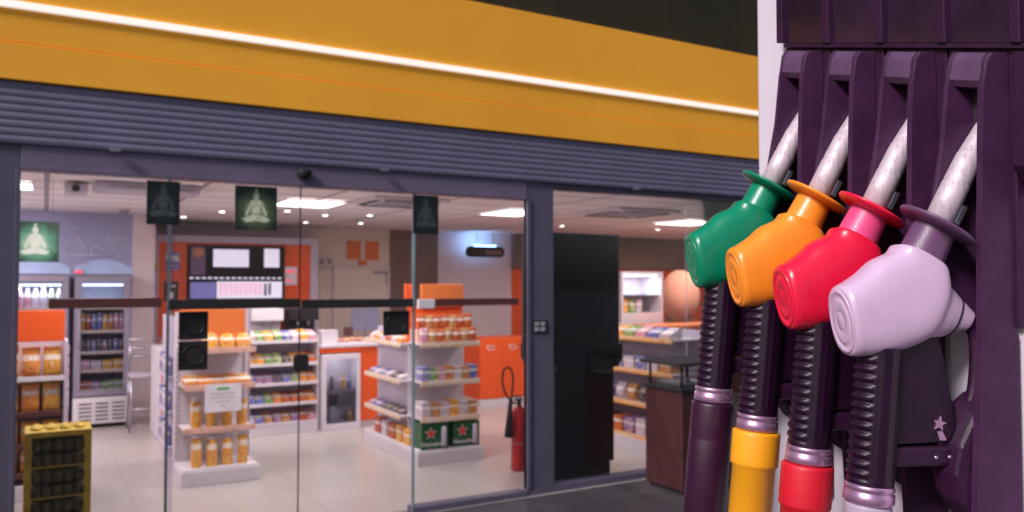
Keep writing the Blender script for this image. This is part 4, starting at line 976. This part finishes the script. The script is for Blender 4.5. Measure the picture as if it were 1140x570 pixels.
def nozzle(i, body, neck, disc, coupler, names):
    t = thing('fuel_nozzle', names, 'fuel nozzle', O0 + STEP*i, 0, 'fuel nozzles hanging in the dispenser')
    t.rotation_euler = Rw.to_4x4().to_euler()
    tip = Vector((-.0575, 0, .1058))
    L = tip.length
    m = MB()
    m.lathe([(.0148, .0), (.0148, L*.44), (.0140, L*.455), (.0140, L*.465), (.0147, L*.48), (.0141, L*.74), (.0134, L*.76), (.0100, L*1.06), (.0088, L*1.10), (.0072, L*1.10), (.0070, L*1.0)], (0, 0, 0), SA, 36)
    part('spout', m, M['spout'], t)
    lug = MB().box(-.0035, .0035, -.004, .004, -.004, .020, .002, Matrix.Translation(Vector((-.0225, .004, .006))) @ SA.to_track_quat('Z', 'Y').to_matrix().to_4x4())
    part('hook', lug, M['steel'], t)
    dn = Vector((-.49, .18, .85))
    m = MB(); m.lathe([(.016, -.002), (.026, -.0035), (.040, -.0005), (.0425, .0022), (.0420, .0042), (.030, .0022), (.016, .0024)], (0, 0, 0), dn, 56)
    part('splash_guard', m, disc, t)
    m = MB(); rg = []
    for q in range(9):
        u = q/8; c = Vector((0, 0, 0)).lerp(Vector((.020, 0, -.037)), u)
        rg.append(sec((c.x, c.z), (.477, -.879), .0225+.0025*u, .0225+.001*u, 1.0))
    m.rings(rg); part('neck', m, neck, t)
    S = [[.0185, -.034, .50, -.86, .0260, .0245], [.0200, -.0375, .54, -.84, .0320, .0262], [.0235, -.0560, .66, -.75, .0415, .0275], [.0420, -.0780, .78, -.62, .0520, .0285],
         [.0690, -.0930, .90, -.43, .0475, .0290], [.0910, -.1005, .96, -.27, .0430, .0290], [.1060, -.1035, .985, -.17, .0395, .0280]]
    body_secs = interp_secs(S)
    m = MB(); rr = [sec((q[0], q[1]), (q[2], q[3]), q[4], q[5], .68) for q in body_secs]
    cdir = (.985, -.17)
    for k_, (du, sc_) in enumerate(((.0030, .985), (.0050, .94), (.0056, .88))):
        rr.append(sec((.106+du*.985, -.1035-du*.17), cdir, .0395*sc_, .0280*sc_, .80))
    m.rings(rr)
    bo = part('body', m, body, t)
    cc = Vector((.106+.0056*.985, 0, -.1035-.0056*.17)); cd = Vector((.985, 0, -.17))
    cm = MB().lathe([(.0300, -.002), (.0300, .0004), (.0288, .0012), (.0268, .0012), (.0258, .0003), (.0215, .0003), (.0203, .0014), (.0190, .0016), (.0110, .0019), (.0100, .0014), (.0088, .0014), (.0078, .0020), (.0002, .0021)], (0, 0, 0), (0, 0, 1), 44)
    for v in cm.bm.verts:                          # oval end cap: taller than wide
        x_, y_, z_ = v.co
        v.co = cc + Vector((-cd.z, 0, cd.x))*x_*1.18 + Vector((0, 1, 0))*y_*.80 + cd*z_
    cp = part('end_cap', cm, body, t)
    m = MB()
    F2 = [[.020, -.092, -.95, -.30, .0345, .023], [-.002, -.0945, -.95, -.30, .0320, .0175], [-.020, -.0995, -.93, -.36, .0215, .0120], [-.0380, -.1060, -.86, -.50, .0120, .0085]]
    m.rings([sec((q[0], q[1]), (q[2], q[3]), q[4], q[5], .95, 24) for q in interp_secs(F2, 5)])
    fin = part('hand_guard_root', m, body, t)
    q0 = interp_secs(F2, 5)[9]; q1 = interp_secs(F2, 5)[10]
    ms = MB().rings([sec((q_[0]+dx_, q_[1]+dx_*.42), (q_[2], q_[3]), q_[4]*1.02+.0006, q_[5]*1.02+.0006, .95, 24) for q_, dx_ in ((q1, .0010), (q1, -.0006))])
    part('mould_seam', ms, M['pump_dark'], fin)
    m = MB()
    F3 = [[-.0375, -.1058, -.86, -.50, .0105, .0078], [-.043, -.111, -.75, -.66, .0095, .0072], [-.047, -.125, -.20, -.98, .0085, .0070], [-.047, -.155, .02, -1, .0085, .0070], [-.043, -.185, .2, -.98, .0085, .0070],
          [-.033, -.210, .45, -.89, .0080, .0068], [-.018, -.230, .75, -.66, .0075, .0065], [.004, -.240, .98, -.2, .0070, .006]]
    m.rings([sec((q[0], q[1]), (q[2], q[3]), q[4], q[5], .95, 20) for q in interp_secs(F3, 5)])
    part('hand_guard', m, M['pump_dark'], t)
    # trigger plate with star emblem, guard bar with two screws
    tp = part('trigger_plate', MB().prism([(.050, -.120), (.004, -.118), (-.002, -.150), (-.003, -.165), (-.009, -.190), (-.020, -.236), (.060, -.238)], -.009, .009, 'xz', .003), M['rubber'], t)
    part('star_emblem', MB().prism(star_poly(.006, -.216, .0085, .0036, 5, PI/2+.2), .0092, .0105, 'xz').prism([(.003, -.224), (.009, -.224), (.006, -.234), (-.002, -.234)], .0092, .0104, 'xz'), M['ring'], tp)
    gb = part('guard_bar', MB().box(-.022, .062, -.0115, .0115, -.262, -.2405, .004), M['pump_dark'], t)
    for x in (.012, -.004): part('screw', MB().lathe([(.0022, 0), (.0022, .0012), (.0005, .0016)], (x, .0116, -.252), (0, 1, 0), 14), M['screw'], gb)
    # ribbed grip
    top = Vector((.0684, 0, -.133)); LG = .148; nz = 190; na = 72
    xq = Vector((GD.z, 0, -GD.x)) * -1                                    # outward side of the grip
    m = MB(); R = []
    for q in range(nz+1):
        u = q/nz; s = u*LG; c = top + GD*s; ring = []
        for k_ in range(na):
            a = 2*PI*k_/na; ca = math.cos(a); sa = math.sin(a)
            r = .0238 + .0008*u
            wr = max(0.0, min(1.0, (ca-.58)/.12)) * max(0, min(1, (.982-u)/.02))
            ph = (s/.0102) % 1.0
            ribv = (math.sin(PI*min(1, ph/.72))**.6 if ph < .72 else 0.0)
            r += wr*(ribv*.0022 - .0008)
            wl = max(0.0, min(1.0, (.50-ca)/.1)) * (1 if .05 < u < .95 else 0)
            r -= wl*.0007*(1 if math.sin(a*18) > .2 else 0)
            ring.append(c + xq*r*ca + Vector((0, 1, 0))*r*sa)
        R.append(ring)
    m.rings(R)
    part('grip', m, M['rubber'], t)
    e = top + GD*LG
    cq = part('collar', MB().lathe([(.0230, -.001), (.0250, .0005), (.0258, .002), (.0258, .0055), (.0246, .0065), (.0246, .0080), (.0262, .0092), (.0264, .0185), (.0250, .0200), (.0225, .0215)], e, GD, 48), M['ring'], t)
    e2 = e + GD*.021
    r1, r2_, l1_ = coupler[1]
    cpm = MB().lathe([(r1*.90, 0), (r1*.99, .002), (r1, .004), (r1, l1_-.003), (r1*.985, l1_), (r2_, l1_+.002), (r2_, .150), (r2_*.93, .154)], e2, GD, 48)
    part('hose_coupler', cpm, coupler[0], t)
    e3 = e2 + GD*.154
    hz = -(O0 + STEP*i).z
    pts = subdiv([e3, e3+GD*.12, e3+Vector((.03, 0, -.40)), e3+Vector((.01, 0, -.70)), Vector((.02, 0, hz+.30)), Vector((-.071, 0, hz+.26))], 8)
    part('hose', MB().tube(pts, .0135, 16), M['rubber'], t)
    return t
WB = plastic('nozzle_lilac_white', (0.56, 0.39, 0.56)); WN = plastic('nozzle_dark_neck', (0.120, 0.050, 0.120), .4)
RB = plastic('nozzle_red', (0.74, 0.008, 0.045)); RN = plastic('nozzle_pink_neck', (0.70, 0.06, 0.20), .4)
OB = plastic('nozzle_orange', (0.86, 0.25, 0.02)); GB = plastic('nozzle_green', (0.0, 0.20, 0.105))
CY = plastic('coupler_yellow', (0.80, 0.33, 0.008), .45); CR = plastic('coupler_red', (0.56, 0.004, 0.02), .5); CG = plastic('coupler_grey', (0.36, 0.29, 0.37), .5); CD = plastic('coupler_dark', (0.030, 0.003, 0.022), .4)
nozzle(0, WB, WN, WN, (CG, (.0245, .0250, .018)), 'lilac white fuel nozzle with dark neck, nearest of the row')
nozzle(1, RB, RN, RB, (CR, (.0300, .0270, .050)), 'bright red fuel nozzle with pink neck and red hose coupler')
nozzle(2, OB, OB, OB, (CY, (.0300, .0270, .044)), 'orange fuel nozzle with yellow hose coupler')
nozzle(3, GB, GB, GB, (CD, (.0290, .0290, .050)), 'green fuel nozzle with dark coupler, farthest of the row')
# kerbed island under the dispenser
isl = MB(); sl = Vector((SL.x, SL.y, 0))
vs = [isl.bm.verts.new(Vector((a, 0, z)) + sl*i) for a in (-.75, .25) for i in (-6, 6.5) for z in (-.12, -.0005)]
for q in ((0, 1, 3, 2), (4, 6, 7, 5), (0, 4, 5, 1), (2, 3, 7, 6), (0, 2, 6, 4), (1, 5, 7, 3)): isl.bm.faces.new([vs[k] for k in q])
io = struct('pump_island', isl, M['pave']); io.location = base_pos; io.rotation_euler = Rw.to_4x4().to_euler()
